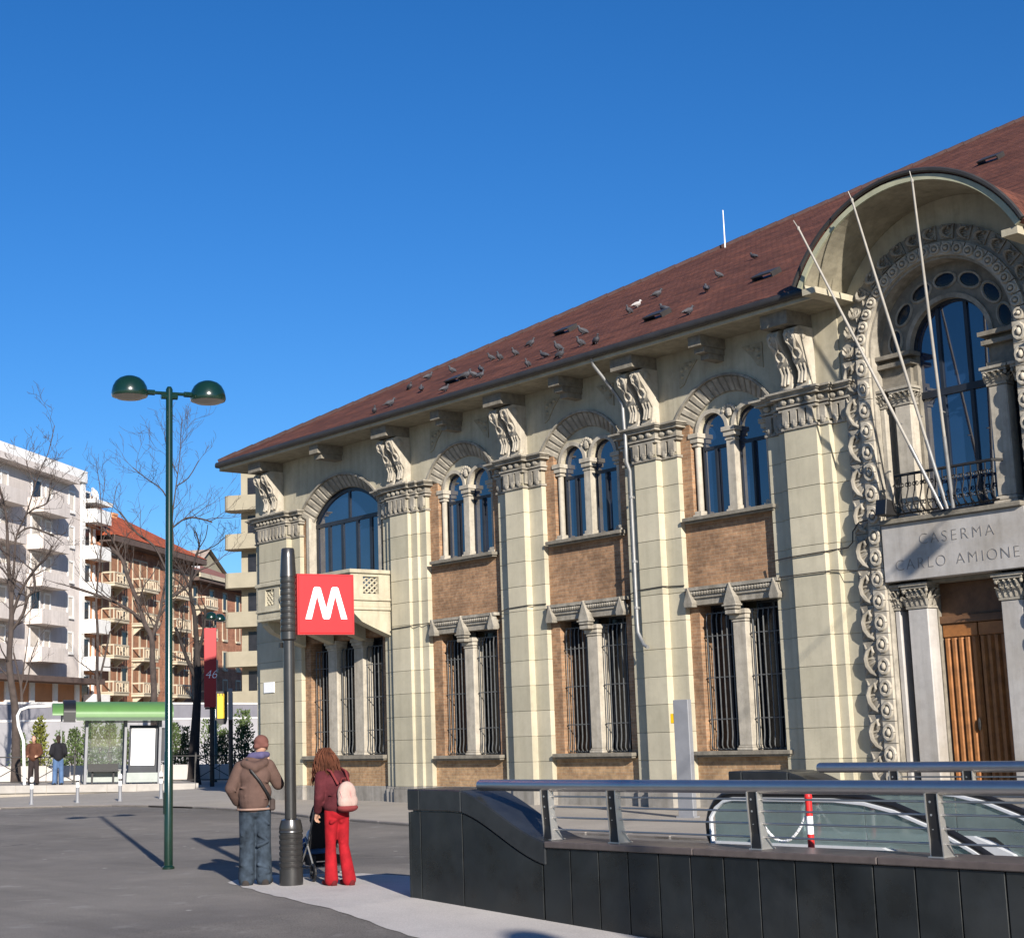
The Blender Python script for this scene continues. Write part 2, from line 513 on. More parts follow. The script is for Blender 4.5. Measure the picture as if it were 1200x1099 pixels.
def flat(name, poly, z0, mat, skirt=.2, usegz=False):
    mb = MB()
    n = len(poly)
    f = (lambda x, y: gz(x, y)) if usegz else (lambda x, y: 0)
    vs = [(x, y, z0+f(x, y)) for x, y in poly] + [(x, y, z0+f(x, y)-skirt) for x, y in poly]
    mb.add(vs, [tuple(range(n))] + [(i, (i+1) % n, (i+1) % n+n, i+n) for i in range(n)])
    o = mb.build(name, mat)
    return tag(o, kind='structure')

# pavement round the building with its curved kerb
kerb_line = [(20,-6.6),(6,-6.55),(-9,-6.4),(-16,-6.15),(-20,-5.95),(-24.2,-5.7),(-27,-5.15),(-29.2,-4.7),(-32,-3.95),(-34.1,-3.55),(-37,-3.2),
             (-39.5,-3.2),(-41.2,-3.45),(-42.8,-4.2),(-44.25,-5.4),(-46.5,-8),(-50,-13),(-60,-30),(-90,-90)]
paver = flat('pavement', kerb_line + [(-140,-90),(-140,40),(20,40)], .035, paving)
mb = MB()
kl = kerb_line[:-1]
mbk = MB()
for (x0, y0), (x1, y1) in zip(kl[:-1], kl[1:]):
    seg = max(1, int(math.hypot(x1-x0, y1-y0)/1.0))
    for i in range(seg):
        a, b = i/seg, (i+1)/seg-.012
        p, q = Vector((x0+(x1-x0)*a, y0+(y1-y0)*a)), Vector((x0+(x1-x0)*b, y0+(y1-y0)*b))
        d = (q-p).normalized(); nn = Vector((d.y, -d.x))*-.13
        mbk.prism([tuple(p), tuple(q), tuple(q-nn), tuple(p-nn)], -.1, .052, 'z')
kerb = mbk.build('kerb', M('kerb_stone', (.24,.215,.195), .85, .15, 3, 50, .2), None)
tag(kerb, kind='structure')
# pale concrete apron round the metro stair
apron = [(-17.9,-13.0),(-17.3,-13.65),(-16.3,-13.95),(-15.3,-14.2),(-14.2,-14.45),(-13.0,-14.72),(-11.8,-14.98),(-10.4,-15.05),(-9,-15.1),(-7,-15.3),
         (-4,-15.6),(0,-16),(3,-16.2),(3,-13.05),(-9.4,-13.05),(-9.4,-9.4),(-13.6,-9.4),(-14.2,-11.0),(-15.0,-12.0),(-15.9,-11.95),(-16.7,-12.05),(-17.3,-12.4)]
fine = []
for i in range(len(apron)):
    a, b = apron[i], apron[(i+1) % len(apron)]
    k = max(1, int(math.hypot(b[0]-a[0], b[1]-a[1])/.22)) if i < 11 or i > 14 else 1
    for j in range(k):
        t = j/k
        jit = .03 if (i < 11 or i > 15) else 0
        fine.append((a[0]+(b[0]-a[0])*t+random.uniform(-jit,jit), a[1]+(b[1]-a[1])*t+random.uniform(-jit,jit)))
def in_poly(x, y, P):
    c = False
    for (x0,y0),(x1,y1) in zip(P, P[1:]+P[:1]):
        if (y0 > y) != (y1 > y) and x < (x1-x0)*(y-y0)/(y1-y0)+x0: c = not c
    return c
# built as a fine strip mesh so that it follows the dip of the ground
mba = MB(); NX = 320
xs_ = [-17.9 + 20.9*i/NX for i in range(NX+1)]
def yspan(x):
    ys = []
    for (x0,y0),(x1,y1) in zip(fine, fine[1:]+fine[:1]):
        if (x0 > x) != (x1 > x): ys.append(y0+(y1-y0)*(x-x0)/(x1-x0))
    return sorted(ys)
prev = None
for x in xs_:
    ys = yspan(min(max(x, -17.85), 2.95))
    if len(ys) < 2: prev = None; continue
    lo, hi = ys[0], (ys[1] if x > -9.3 else ys[-1])
    col = [(x, lo+(hi-lo)*t/8, gz(x, lo+(hi-lo)*t/8)+.006) for t in range(9)]
    if prev:
        n = len(mba.v)
        mba.v += prev + col
        mba.f += [(n+t, n+9+t, n+10+t, n+t+1) for t in range(8)]
    prev = col
tag(mba.build('concrete_apron', concrete), kind='structure')

# ------------------------------------------------------------------ the barracks building
B = thing('barracks_building', (-25, 0.3, 0), 'long two-storey cream building with brown brick panels, arched windows and a red tiled roof', 'building')
Z_CAP0, Z_CAP1, Z_SOF = 7.35, 8.1, 9.60

def prof(steps, o=0, back=.5):
    """stepped plan profile: steps = [(half width, y)] from front to back, symmetric about 0"""
    r = []
    for i, (w, y) in enumerate(steps):
        r.append((w+o, y-o))
        if i+1 < len(steps): r.append((w+o, steps[i+1][1]-o))
    r.append((steps[-1][0]+o, back))
    return [(-x, y) for x, y in reversed(r)] + r

BLOCKS = {}
def pilaster(cx, steps, zs=.42, courses=12, zt=Z_CAP0, capital=True, skip=()):
    key = tuple(steps)
    h = (zt-zs)/courses
    sh = [(cx+x, y) for x, y in prof(steps, -.014)]
    core = MB().prism(sh, zs, Z_CAP1, 'z')
    P = core.build('pilaster', cream, B)
    if key not in BLOCKS:
        BLOCKS[key] = MB().prism(prof(steps), .004, h-.006, 'z').mesh('stone_block', cream_stone, bevel=.006)
    for i in range(courses):
        if i in skip: continue
        piece('stone_block', BLOCKS[key], P, (cx, 0, zs+i*h))
    pl = MB().prism([(cx+x, y) for x, y in prof(steps, .035)], 0, .36, 'z')
    pl.prism([(cx+x, y) for x, y in prof(steps, .02)], .36, zs, 'z')
    pl.build('plinth_block', plinth_m, P, bevel=.008)
    if capital: cap_build(cx, steps, P)
    return P

def cap_build(cx, steps, P):
    c = MB()
    def slab(z0, z1, o): c.prism([(cx+x, y) for x, y in prof(steps, o)], z0, z1, 'z')
    slab(7.35, 7.40, .035); slab(7.72, 7.77, .06); slab(7.79, 7.83, .09); slab(7.83, 7.97, .05); slab(7.97, 8.03, .16); slab(8.03, 8.06, .20); slab(8.06, 8.10, .24)
    for i, (w, y) in enumerate(steps):
        inner = 0 if i == 0 else steps[i-1][0]
        segs = [(-w, w)] if i == 0 else [(-w, -inner), (inner, w)]
        for a, b in segs:
            k = max(1, round((b-a)/.19)); d = (b-a)/k
            for j in range(k):
                x = cx+a+d*(j+.5)
                c.box(x-d*.36, x+d*.36, y-.06, y+.02, 7.47, 7.72)
                c.ell((x, y-.03, 7.47), (d*.36, .045, .10), 8, 5)
                c.ell((x, y-.07, 7.90), (d*.42, .07, .065), 8, 5)
        # right-hand return of each step
        if i+1 < len(steps):
            y1 = steps[i+1][1]
            for sgn in (1, -1):
                c.box(cx+sgn*w-.02, cx+sgn*w+.05, y+.03, y1-.02, 7.45, 7.72)
    o = c.build('capital', stone, P)
    return o

def console_mesh():
    m = MB()
    pr = [(.17,8.1),(-.06,8.1),(-.09,8.18),(-.05,8.32),(-.03,8.50),(-.12,8.62),(-.18,8.70),(-.18,8.80),(-.27,8.93),(-.39,9.06),(-.43,9.18),(-.38,9.28),(-.25,9.33),(.17,9.33)]
    m.prism(pr, -.135, .135, 'x')
    for sx in (-.06, .06):
        m.tube([(sx*.4,-.435,9.20),(sx*1.5,-.43,9.14),(sx*1.6,-.385,9.03),(sx*.7,-.32,8.96),(sx*.35,-.275,8.90),(sx*1.2,-.245,8.86),(sx*1.5,-.20,8.78),(sx*.7,-.195,8.70)], .026, 6)
        m.ell((sx*.95,-.40,9.08), (.022,.03,.045), 6, 5)
        m.tube([(sx*1.5,-.12,8.60),(sx*1.3,-.06,8.48),(sx*1.1,-.075,8.34),(sx*1.3,-.11,8.24)], [.02,.03,.035,.03], 6)
    m.tube([(0,-.12,8.62),(0,-.055,8.48),(0,-.08,8.34),(0,-.12,8.22)], [.02,.03,.036,.03], 6)
    m.box(-.145,.145,-.12,.1,8.11,8.17)
    for sx in (-.145, .145):   # scroll eyes on the cheeks
        m.ell((sx, -.17, 9.17), (.02, .10, .10), 8, 5)
        m.ell((sx, -.02, 8.2), (.02, .07, .07), 8, 5)
    return m.mesh('scroll_console', stone_pale, bevel=0, smooth=40)
CONS = console_mesh()
def consoles(cx, gap=.21):
    for s in (-1, 1):
        piece('scroll_console', CONS, B, (cx+s*gap, 0, 0))
    m = MB().box(cx-.33, cx+.33, -.60, .17, 9.33, Z_SOF+.02)
    m.build('eaves_corbel', stone_dark, B)

S3 = [(.33, 0), (.80, .17)]
SB = [(.39, 0), (.66, .09), (.94, .17)]
SE = [(.40, -.06), (.62, .05), (1.02, .17)]
PX = dict(A=-38.1, B=-31.98, C=-27.38, D=-23.02, E=-18.72)
pilaster(PX['A'], [(.74, 0), (1.18, .17)])
pilaster(PX['B'], SB); pilaster(PX['C'], S3); pilaster(PX['D'], S3); pilaster(PX['E'], SE)
MIR = -15.58
pilaster(2*MIR-PX['E'], SE); pilaster(2*MIR-PX['D'], S3)
for k in 'ABCD': consoles(PX[k])
consoles(PX['E']-.05); consoles(2*MIR-PX['E']+.05); consoles(2*MIR-PX['D'])

SILL = {}
def sillbox(xc, hw, z0, z1, name='sill', y0=.08):
    m = MB().box(xc-hw, xc+hw, y0, .62, z0+.04, z1)
    m.box(xc-hw+.04, xc+hw-.04, y0+.05, .62, z0, z0+.04)
    return m.build(name, stone_dark, B, bevel=.008)

def barset(w, h):
    """meshes of one grille: an upright that bellies out at its foot, and a cross bar"""
    up = MB()
    up.tube([(0,-.0,h),(0,-.04,h-.05),(0,-.06,h-.15),(0,-.06,.34),(0,-.068,.24),(0,-.085,.15),(0,-.092,.08),(0,-.07,.025),(0,0,0)], .0145, 6)
    cr = MB().tube([(-w/2,0,0),(-w/2,-.06,0),(w/2,-.06,0),(w/2,0,0)], .013, 5)
    return up.mesh('upright_bar', iron, smooth=50), cr.mesh('cross_bar', iron)

def grille(xc, w, z0, z1, y, n=5):
    u, c = barset(w, z1-z0-.04)
    root = MB().box(xc-w/2, xc+w/2, y-.01, y+.01, z0+.01, z0+.03).box(xc-w/2, xc+w/2, y-.02, y, z1-.05, z1-.03).build('window_grille', iron, B)
    for i in range(n):
        piece('upright_bar', u, root, (xc-w/2+w*(i+.5)/n, y, z0+.02))
    for t in (.22, .52, .82):
        piece('cross_bar', c, root, (xc, y, z0+(z1-z0)*t))

def lower_window(xc, x0, x1, y, z0, z1):
    f = MB()
    f.box(x0, x0+.05, y, y+.06, z0, z1).box(x1-.05, x1, y, y+.06, z0, z1).box(x0+.05, x1-.05, y, y+.06, z1-.05, z1).box(x0+.05, x1-.05, y, y+.06, z0, z0+.05)
    xm = (x0+x1)/2
    f.box(xm-.03, xm+.03, y-.005, y+.055, z0+.05, z1-.05)
    f.box(x0+.05, xm-.03, y+.005, y+.05, z0+(z1-z0)*.7, z0+(z1-z0)*.7+.04).box(xm+.03, x1-.05, y+.005, y+.05, z0+(z1-z0)*.7, z0+(z1-z0)*.7+.04)
    w = f.build('window', frame_dark, B)
    MB().box(x0+.02, x1-.02, y+.03, y+.04, z0+.02, z1-.02).build('pane', glass_black, w)
    return w

def stone_post(xc, w, y0, y1, z0, z1, name='mullion_post', capital=True):
    m = MB().box(xc-w/2, xc+w/2, y0, y1, z0+.1, z1-(.25 if capital else 0))
    m.box(xc-w/2-.04, xc+w/2+.04, y0-.04, y1, z0, z0+.06).box(xc-w/2-.02, xc+w/2+.02, y0-.02, y1, z0+.06, z0+.1)
    if capital:
        m.box(xc-w/2-.02, xc+w/2+.02, y0-.02, y1, z1-.25, z1-.19).box(xc-w/2-.05, xc+w/2+.05, y0-.05, y1, z1-.19, z1-.1)
        m.box(xc-w/2-.08, xc+w/2+.08, y0-.08, y1, z1-.1, z1)
    return m.build(name, stone_pale, B, bevel=.012)

def lintel(xc, hw, spots):
    m = MB().box(xc-hw, xc+hw, .16, .6, 4.16, 4.30)
    m.box(xc-hw-.02, xc+hw+.02, .12, .6, 4.30, 4.36)
    n = int(2*hw/.075)
    for i in range(n):
        x = xc-hw+2*hw*(i+.5)/n
        m.ell((x, .12, 4.405), (.05, .06, .055), 6, 4)
    m.box(xc-hw-.05, xc+hw+.05, .06, .6, 4.46, 4.53)
    L_ = m.build('carved_lintel', stone, B)
    for x, w in spots:
        if w < .3:
            b = MB().prism([(x-w/2, 4.12), (x+w/2, 4.12), (x+w/2+.02, 4.20), (x, 4.54), (x-w/2-.02, 4.20)], .03, .2, 'y')
        else:
            b = MB().prism([(x-w/2+.02, 4.0), (x+w/2-.02, 4.0), (x+w/2, 4.14), (x, 4.55), (x-w/2, 4.14)], .02, .2, 'y')
            b.box(x-w/2-.03, x+w/2+.03, -.005, .2, 4.06, 4.10).box(x-w/2+.02, x+w/2-.02, .03, .2, 3.90, 3.98)
        b.build('gabled_bracket', stone, L_, bevel=.01)

def arch_of(xc, z_top, half, z_spring):
    rise = z_top - z_spring
    R = (half*half + rise*rise)/(2*rise)
    return R, z_top-R, math.asin(min(1, half/R))

def voussoirs(xc, zc, r0, r1, a, y0, y1, n, shade=None):
    root = MB().ring(xc, zc, r1, r1+.05, PI/2-a-.02, PI/2+a+.02, y0-.02, .3, 20).build('arch_moulding', stone, B)
    da = 2*a/n
    me = MB().splay(0, 0, r0, r1-.004, PI/2-da/2+.012, PI/2+da/2-.012, y1-.07, y0+.02, y1, 2).mesh('voussoir', stone, bevel=.018)
    for i in range(n):
        t = -a+da*(i+.5)
        piece('voussoir', me, root, (xc, 0, zc), rot=(0, t, 0))
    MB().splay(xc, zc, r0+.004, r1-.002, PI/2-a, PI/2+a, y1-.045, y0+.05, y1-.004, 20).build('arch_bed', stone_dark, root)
    return root

def twin_window(xc):
    Rin, zc = 1.21, 7.33
    z_sp = 7.80; r = .375; xo = (.505, -.505)
    def lo(x):
        for o in xo:
            d = abs(x-xc-o)
            if d < r: return z_sp + math.sqrt(max(0, r*r-d*d))
        return z_sp
    def hi(x):
        return zc + math.sqrt(max(.01, Rin*Rin-(x-xc)**2)) if abs(x-xc) < 1.0 else 8.1
    xs = sorted(set([round(xc-1.085+2.17*i/60, 4) for i in range(61)] + [round(xc+o+s*r*k, 4) for o in xo for s in (-1, 1) for k in (1, .98, .93)]))
    tr = MB().strip(xs, lo, lambda x: max(hi(x), lo(x)+.02), .40, .49)
    T = tr.build('window_tracery', cream, B)
    for o in xo:
        MB().ring(xc+o, z_sp, r, r+.09, 0, PI, .35, .44, 16).build('arch_ring', stone_pale, T)
    f = MB()   # foliate boss between the two heads
    for k in range(7):
        t = PI*(k+.5)/7
        f.ell((xc+.16*math.cos(t), .36, 8.12+.13*math.sin(t)), (.05, .05, .05), 6, 4)
    f.ell((xc, .36, 8.12), (.09, .06, .11), 8, 5)
    f.build('carved_boss', stone_pale, T)
    # colonnettes
    for x, w in ((xc-.975, .14), (xc, .22), (xc+.975, .14)):
        c = MB()
        if w > .2: c.box(x-w/2, x+w/2, .34, .50, 6.14, 7.52)
        else: c.tube([(x,.42,6.14),(x,.42,7.52)], w/2, 10)
        c.box(x-w/2-.05, x+w/2+.05, .28, .52, 6.0, 6.07).box(x-w/2-.025, x+w/2+.025, .31, .52, 6.07, 6.14)
        c.box(x-w/2-.02, x+w/2+.02, .32, .52, 7.52, 7.56).box(x-w/2-.045, x+w/2+.045, .30, .52, 7.60, 7.70).box(x-w/2-.075, x+w/2+.075, .27, .52, 7.70, 7.80)
        c.box(x-w/2, x+w/2, .34, .5, 7.56, 7.60)
        c.build('colonnette', stone_pale, B, smooth=35, bevel=.008)
    for o in xo:
        x0, x1 = xc+o-r-.02, xc+o+r+.02
        f = MB().box(x0, x0+.045, .49, .56, 6.0, 7.9).box(x1-.045, x1, .49, .56, 6.0, 7.9).box(x0+.06, x1-.06, .49, .56, 6.0, 6.07)
        f.box(x0+.06, x1-.06, .485, .555, 7.42, 7.49)
        f.box(xc+o-.025, xc+o+.025, .445, .51, 6.07, 7.42)
        f.ring(xc+o, z_sp, r-.03, r+.06, 0, PI, .49, .56, 14)
        w = f.build('window', frame_dark, B)
        MB().box(x0, x1, .515, .525, 6.02, 8.16).build('pane', glass_dark, w)

def bay(xc, hb):
    """one bay: brick below, barred window, brick spandrel, twin arched window, arch, plaster above"""
    # brickwork (a single panel with its openings left free)
    MB().box(xc-hb, xc+hb, .30, .62, .42, 1.06).build('brick_apron', brick_lo, B)
    m = MB()
    for s in (-1, 1):
        a, b = sorted((xc+s*hb, xc+s*1.08))
        m.box(a, b, .30, .75, 1.06, 4.50).box(a, b, .30, .75, 5.92, 8.1)
    m.box(xc-hb, xc+hb, .30, .75, 4.50, 5.92)
    m.build('brick_panel', brick, B)
    MB().box(xc-hb, xc+hb, .27, .6, .0, .42).build('plinth', plinth_m, B, bevel=.01)
    sillbox(xc, min(1.28, hb-.08), 1.05, 1.17)
    sillbox(xc, min(1.24, hb-.06), 5.88, 6.0)
    lintel(xc, 1.2, ((xc-1.15, .22), (xc, .33), (xc+1.15, .22)))
    stone_post(xc, .34, .28, .6, 1.17, 4.0)
    for s in (-1, 1):
        cx = xc+s*.625
        lower_window(cx, xc+s*.625-.455, xc+s*.625+.455, .66, 1.17, 4.16)
        grille(cx, .82, 1.18, 4.02, .44, 6)
    twin_window(xc)
    a = math.asin(1.31/1.51)
    voussoirs(xc, 7.33, 1.21, 1.51, math.radians(59.5), .13, .42, 17)
    # plaster wall over the arch, with sunk carved spandrels
    Rx = 1.545
    lo = lambda x: max(8.1, 7.33+math.sqrt(max(0, Rx*Rx-(x-xc)**2))) if abs(x-xc) < Rx else 8.1
    xs = [xc-hb-.02+(2*hb+.04)*i/40 for i in range(41)]
    MB().strip(xs, lo, lambda x: Z_SOF+.02, .17, .6).build('plaster_wall', cream, B)
    for s in (-1, 1):
        pts = [(xc+s*.62, 9.33), (xc+s*1.16, 9.33), (xc+s*1.16, 8.80), (xc+s*1.02, 8.86), (xc+s*.85, 9.10)]
        if s > 0: pts = pts[::-1]
        p = MB().prism(pts, .145, .18, 'y')
        for q in ((.92, 9.22), (1.06, 9.18), (1.06, 9.03), (.8, 9.27)):
            p.ell((xc+s*q[0], .14, q[1]), (.06, .03, .05), 6, 4)
        p.build('spandrel_ornament', M('worn_plaster', (.33,.29,.205), .9, .2, 6, 40, .4), B)
    MB().box(xc-.17, xc+.17, -.60, .17, 9.38, Z_SOF+.02).box(xc-.14, xc+.14, -.46, .17, 9.26, 9.38).box(xc-.11, xc+.11, -.30, .17, 9.14, 9.26).build('eaves_bracket', stone_dark, B)

for xc, hb in ((-29.6, 1.44), (-25.2, 1.38), (-20.87, 1.37), (2*MIR+20.87, 1.37)):
    bay(xc, hb)

# plaster over the pilasters
for k, w in (('A', 1.2), ('B', .95), ('C', .80), ('D', .80), ('E', .88)):
    MB().box(PX[k]-w, PX[k]+w, .172, .6, 8.1, Z_SOF+.02).build('plaster_wall', cream, B)
for k, w in (('D', .80), ('E', .88)):
    MB().box(2*MIR-PX[k]-w, 2*MIR-PX[k]+w, .172, .6, 8.1, Z_SOF+.02).build('plaster_wall', cream, B)

# bay with the balcony
xc, hb = -34.92, 2.02
MB().box(xc-hb, xc+hb, .30, .62, .42, 1.12).build('brick_apron', brick_lo, B)
MB().box(xc-hb, xc+hb, .27, .6, 0, .42).build('plinth', plinth_m, B, bevel=.01)
m = MB()
for s in (-1, 1):
    a, b = sorted((xc+s*hb, xc+s*1.72)); m.box(a, b, .30, .8, 1.12, 8.1)
m.box(xc-1.72, xc+1.72, .30, .8, 4.3, 4.95)
m.build('brick_panel', brick, B)
sillbox(xc, 1.92, 1.08, 1.22)
for x in (xc-.62, xc+.62): stone_post(x, .42, .28, .6, 1.22, 4.3)
for i, x in enumerate((xc-1.22, xc, xc+1.22)):
    w = .42 if i != 1 else .80
    hw = (.46, .41, .46)[i]
    lower_window(x, x-hw, x+hw, .66, 1.22, 4.3)
    grille(x, hw*1.85, 1.23, 4.1, .44, 5)
R1, zc1, a1 = arch_of(xc, 8.50, 1.66, 7.72)
voussoirs(xc, zc1, R1, R1+.33, a1*1.02, .13, .46, 19)
lo = lambda x: max(8.1, zc1+math.sqrt(max(0, (R1+.37)**2-(x-xc)**2))) if abs(x-xc) < 1.95 else 8.1
MB().strip([xc-hb-.02+(2*hb+.04)*i/40 for i in range(41)], lo, lambda x: Z_SOF+.02, .17, .6).build('plaster_wall', cream, B)
MB().box(xc-.20, xc+.20, -.66, .17, 9.36, Z_SOF+.02).box(xc-.17, xc+.17, -.52, .17, 9.22, 9.36).build('eaves_bracket', stone_dark, B)
for s in (-1, 1):   # jamb strips
    MB().box(*sorted((xc+s*1.66, xc+s*1.80)), .26, .6, 5.0, 7.85).build('jamb_strip', stone_pale, B)
f = MB()
zh = lambda x: zc1+math.sqrt(max(0, R1*R1-(x-xc)**2))
for x in (-1.6, -1.0, -.36, .36, 1.0, 1.6):
    w = .055
    f.box(xc+x-w, xc+x+w, .50, .58, 4.95, 7.55)
for x in (0,):
    f.box(xc+x-.04, xc+x+.04, .50, .57, 7.66, 8.46)
f.box(xc-1.66, xc+1.66, .49, .58, 7.55, 7.66).box(xc-1.66, xc+1.66, .49, .58, 4.92, 4.99)
f.ring(xc, zc1, R1-.10, R1+.02, PI/2-a1, PI/2+a1, .49, .58, 18)
w = f.build('balcony_window', frame_dark, B)
MB().strip([xc-1.64+3.28*i/20 for i in range(21)], lambda x: 4.97, lambda x: zh(x)-.02, .53, .54).build('pane', glass_dark, w)
# balcony
bx0, bx1, by = -37.0, -32.5, -1.18
bal = MB().box(bx0, bx1, by, .16, 4.98, 5.14).box(bx0-.05, bx1+.05, by-.05, .16, 5.14, 5.2)
bal.box(bx0-.03, bx1+.03, by-.03, .16, 4.9, 4.98)
BAL = bal.build('balcony', cream, B, bevel=.01)
def pierced(mb, u0, u1, z0, z1, put):
    """a square lattice of diagonal bars; put(u, z) -> xyz on the panel face"""
    n = 3; du = (u1-u0)/n; dz = (z1-z0)/n
    for i in range(n):
        for j in range(n):
            a, b = u0+i*du, z0+j*dz
            for (p, q, r_, t) in ((a, b, a+du, b+dz), (a, b+dz, a+du, b)):
                mb.tube([put(p, q), put(r_, t)], .026, 4)
def lattice_panel(u0, u1, put):
    mb = MB(); pierced(mb, u0, u1, 5.34, 5.74, put)
    mb.build('lattice', cream, BAL)
t = .14
# right and left ends, front piers and the bellied front between
for xa, xb in ((bx1-t, bx1), (bx0, bx0+t)):
    e = MB().box(xa, xb, by, by+.38, 5.2, 5.84).box(xa, xb, -.30, .16, 5.2, 5.84).box(xa, xb, by+.38, -.30, 5.2, 5.32).box(xa, xb, by+.38, -.30, 5.76, 5.84)
    e.build('balcony_end', cream, BAL)
    xm = (xa+xb)/2
    lattice_panel(by+.38, -.30, lambda u, z, xm=xm: (xm, u, z))
for xa, xb in ((bx0+t, bx0+1.1), (bx1-1.1, bx1-t)):
    e = MB().box(xa, xa+.25, by, by+t, 5.2, 5.84).box(xb-.25, xb, by, by+t, 5.2, 5.84).box(xa+.25, xb-.25, by, by+t, 5.2, 5.32).box(xa+.25, xb-.25, by, by+t, 5.76, 5.84)
    e.build('balcony_pier', cream, BAL)
    lattice_panel(xa+.25, xb-.25, lambda u, z: (u, by+t/2, z))
bal_me = MB().lathe([(.05,0),(.09,.03),(.06,.08),(.11,.2),(.12,.3),(.06,.45),(.05,.52),(.09,.58),(.09,.64)], 10).mesh('baluster', cream, smooth=50)
for i in range(9):
    piece('baluster', bal_me, BAL, (bx0+1.22+i*(bx1-bx0-2.44)/8, by+.06, 5.2))
MB().box(bx0-.06, bx1+.06, by-.06, by+t+.04, 5.84, 5.94).box(bx0-.06, bx0+t+.04, by+t+.04, .1, 5.84, 5.94).box(bx1-t-.04, bx1+.06, by+t+.04, .1, 5.84, 5.94).build('balcony_rail', cream, BAL, bevel=.012)
# swept corbels carrying it
pr = [(.16, 4.9), (by+.1, 4.9), (by+.12, 4.8), (by+.35, 4.6), (by+.8, 4.42), (.16, 4.22)]
MB().prism(pr, bx1-.34, bx1-.02, 'x').build('balcony_corbel', cream, BAL)
for x in (-36.98, -35.6, -34.1):
    MB().prism(pr, x, x+.32, 'x').build('balcony_corbel', cream, BAL)

# portal: ornament bands, arches, serliana, balcony slab, door -------------------------------------
XC, ZC = MIR, 8.46
leafb = MB().box(0, .32, -.02, .3, .015, .665)
leafb.tube([(.27,-.03,.04),(.17,-.05,.10),(.09,-.07,.22),(.07,-.08,.36),(.13,-.08,.50),(.22,-.07,.55),(.25,-.06,.47),(.20,-.05,.42)], [.03,.045,.05,.05,.045,.04,.032,.02], 7)
for (x0_, z0_, x1_, z1_, r_) in ((.08,.22,.24,.30,.036),(.07,.34,.20,.36,.032),(.10,.14,.02,.06,.03),(.09,.50,.03,.62,.03),(.20,.10,.29,.20,.03),(.22,.56,.29,.63,.028)):
    leafb.cap((x0_,-.035,z0_), (x1_,-.02,z1_), r_, r_*.55, 7, 3)
LEAF = leafb.mesh('carved_leaf_block', stone, smooth=50)
bossb = MB().box(0, .27, -.06, .3, .012, .40)
bossb.tube([(.135+.10*math.cos(k*PI/5), -.07, .205+.13*math.sin(k*PI/5)) for k in range(11)], .04, 6)
bossb.ell((.135, -.09, .205), (.05, .05, .07), 8, 5)
BOSS = bossb.mesh('carved_boss_block', stone_pale, smooth=50)
for sx in (1, -1):
    x0 = -17.72
    bb = MB().box(*sorted((XC+sx*(x0-XC), XC+sx*(-17.08-XC))), .14, .5, .42, ZC)
    band = bb.build('ornament_band', stone, B)
    for i in range(12):
        o = piece('carved_leaf_block', LEAF, band, (XC+sx*(x0-XC), .13, .45+i*.668))
        o.scale = (sx, 1, 1)
    for i in range(20):
        o = piece('carved_boss_block', BOSS, band, (XC+sx*(x0+.34-XC), .13, .45+i*.4))
        o.scale = (sx, 1, 1)
    MB().box(*sorted((XC+sx*(-17.78-XC), XC+sx*(-17.05-XC))), .04, .5, 0, .42).build('plinth', plinth_m, band, bevel=.01)
arch = MB().ring(XC, ZC, 1.52, 2.14, 0, PI, .16, .8, 40).build('ornament_arch', stone, B)
na = 17
for i in range(na):
    t = PI*(i+.5)/na
    o = piece('carved_leaf_block', LEAF, arch, (XC+1.86*math.cos(t)-.0, .14, ZC+1.86*math.sin(t)), rot=(0, -(t-PI/2), 0), scale=(.85, 1, .42))
    o.location += Vector((-.14*math.cos(t-PI/2), 0, -.14*math.sin(t-PI/2)))
nb = 22
for i in range(nb):
    t = PI*(i+.5)/nb
    o = piece('carved_boss_block', BOSS, arch, (XC+1.56*math.cos(t), .14, ZC+1.56*math.sin(t)), rot=(0, -(t-PI/2), 0), scale=(.85, 1, .62))
    o.location += Vector((-.115*math.cos(t-PI/2), 0, -.115*math.sin(t-PI/2)))
# ring of oval lights inside the arch
nr = 9
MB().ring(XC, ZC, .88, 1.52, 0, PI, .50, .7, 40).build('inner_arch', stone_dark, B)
for i in range(7):
    t = PI*(i+.5)/7
    c, s = math.cos(t), math.sin(t)
    rot = Matrix.Rotation(-(t-PI/2), 3, 'Y')
    fr = MB()
    pts = [Vector((XC+1.2*c, .49, ZC+1.2*s)) + rot @ Vector((.235*math.cos(q*PI/8), 0, .145*math.sin(q*PI/8))) for q in range(17)]
    fr.tube(pts, .028, 5)
    o = fr.build('oval_light', stone, B)
    MB().ell((XC+1.2*c, .50, ZC+1.2*s), (.225, .012, .135), 16, 6, rot=rot).build('pane', glass_black, o)
MB().ring(XC, ZC, .84, .93, 0, PI, .45, .7, 30).build('arch_ring', stone, B)
# portal wall above the arch up to the vault
HX, VZ, VR, HS = -15.38, 8.55, 2.55, 2.27
lo = lambda x: ZC+math.sqrt(max(0, 2.13**2-(x-XC)**2)) if abs(x-XC) < 2.13 else ZC-.36
hi = lambda x: VZ+math.sqrt(max(0, (VR+.02)**2-(x-HX)**2)) if abs(x-HX) < HS-.02 else Z_SOF+.02
xs = [XC-2.30+4.8*i/60 for i in range(61)]
MB().strip(xs, lo, hi, .2, .62).build('plaster_wall', cream, B)
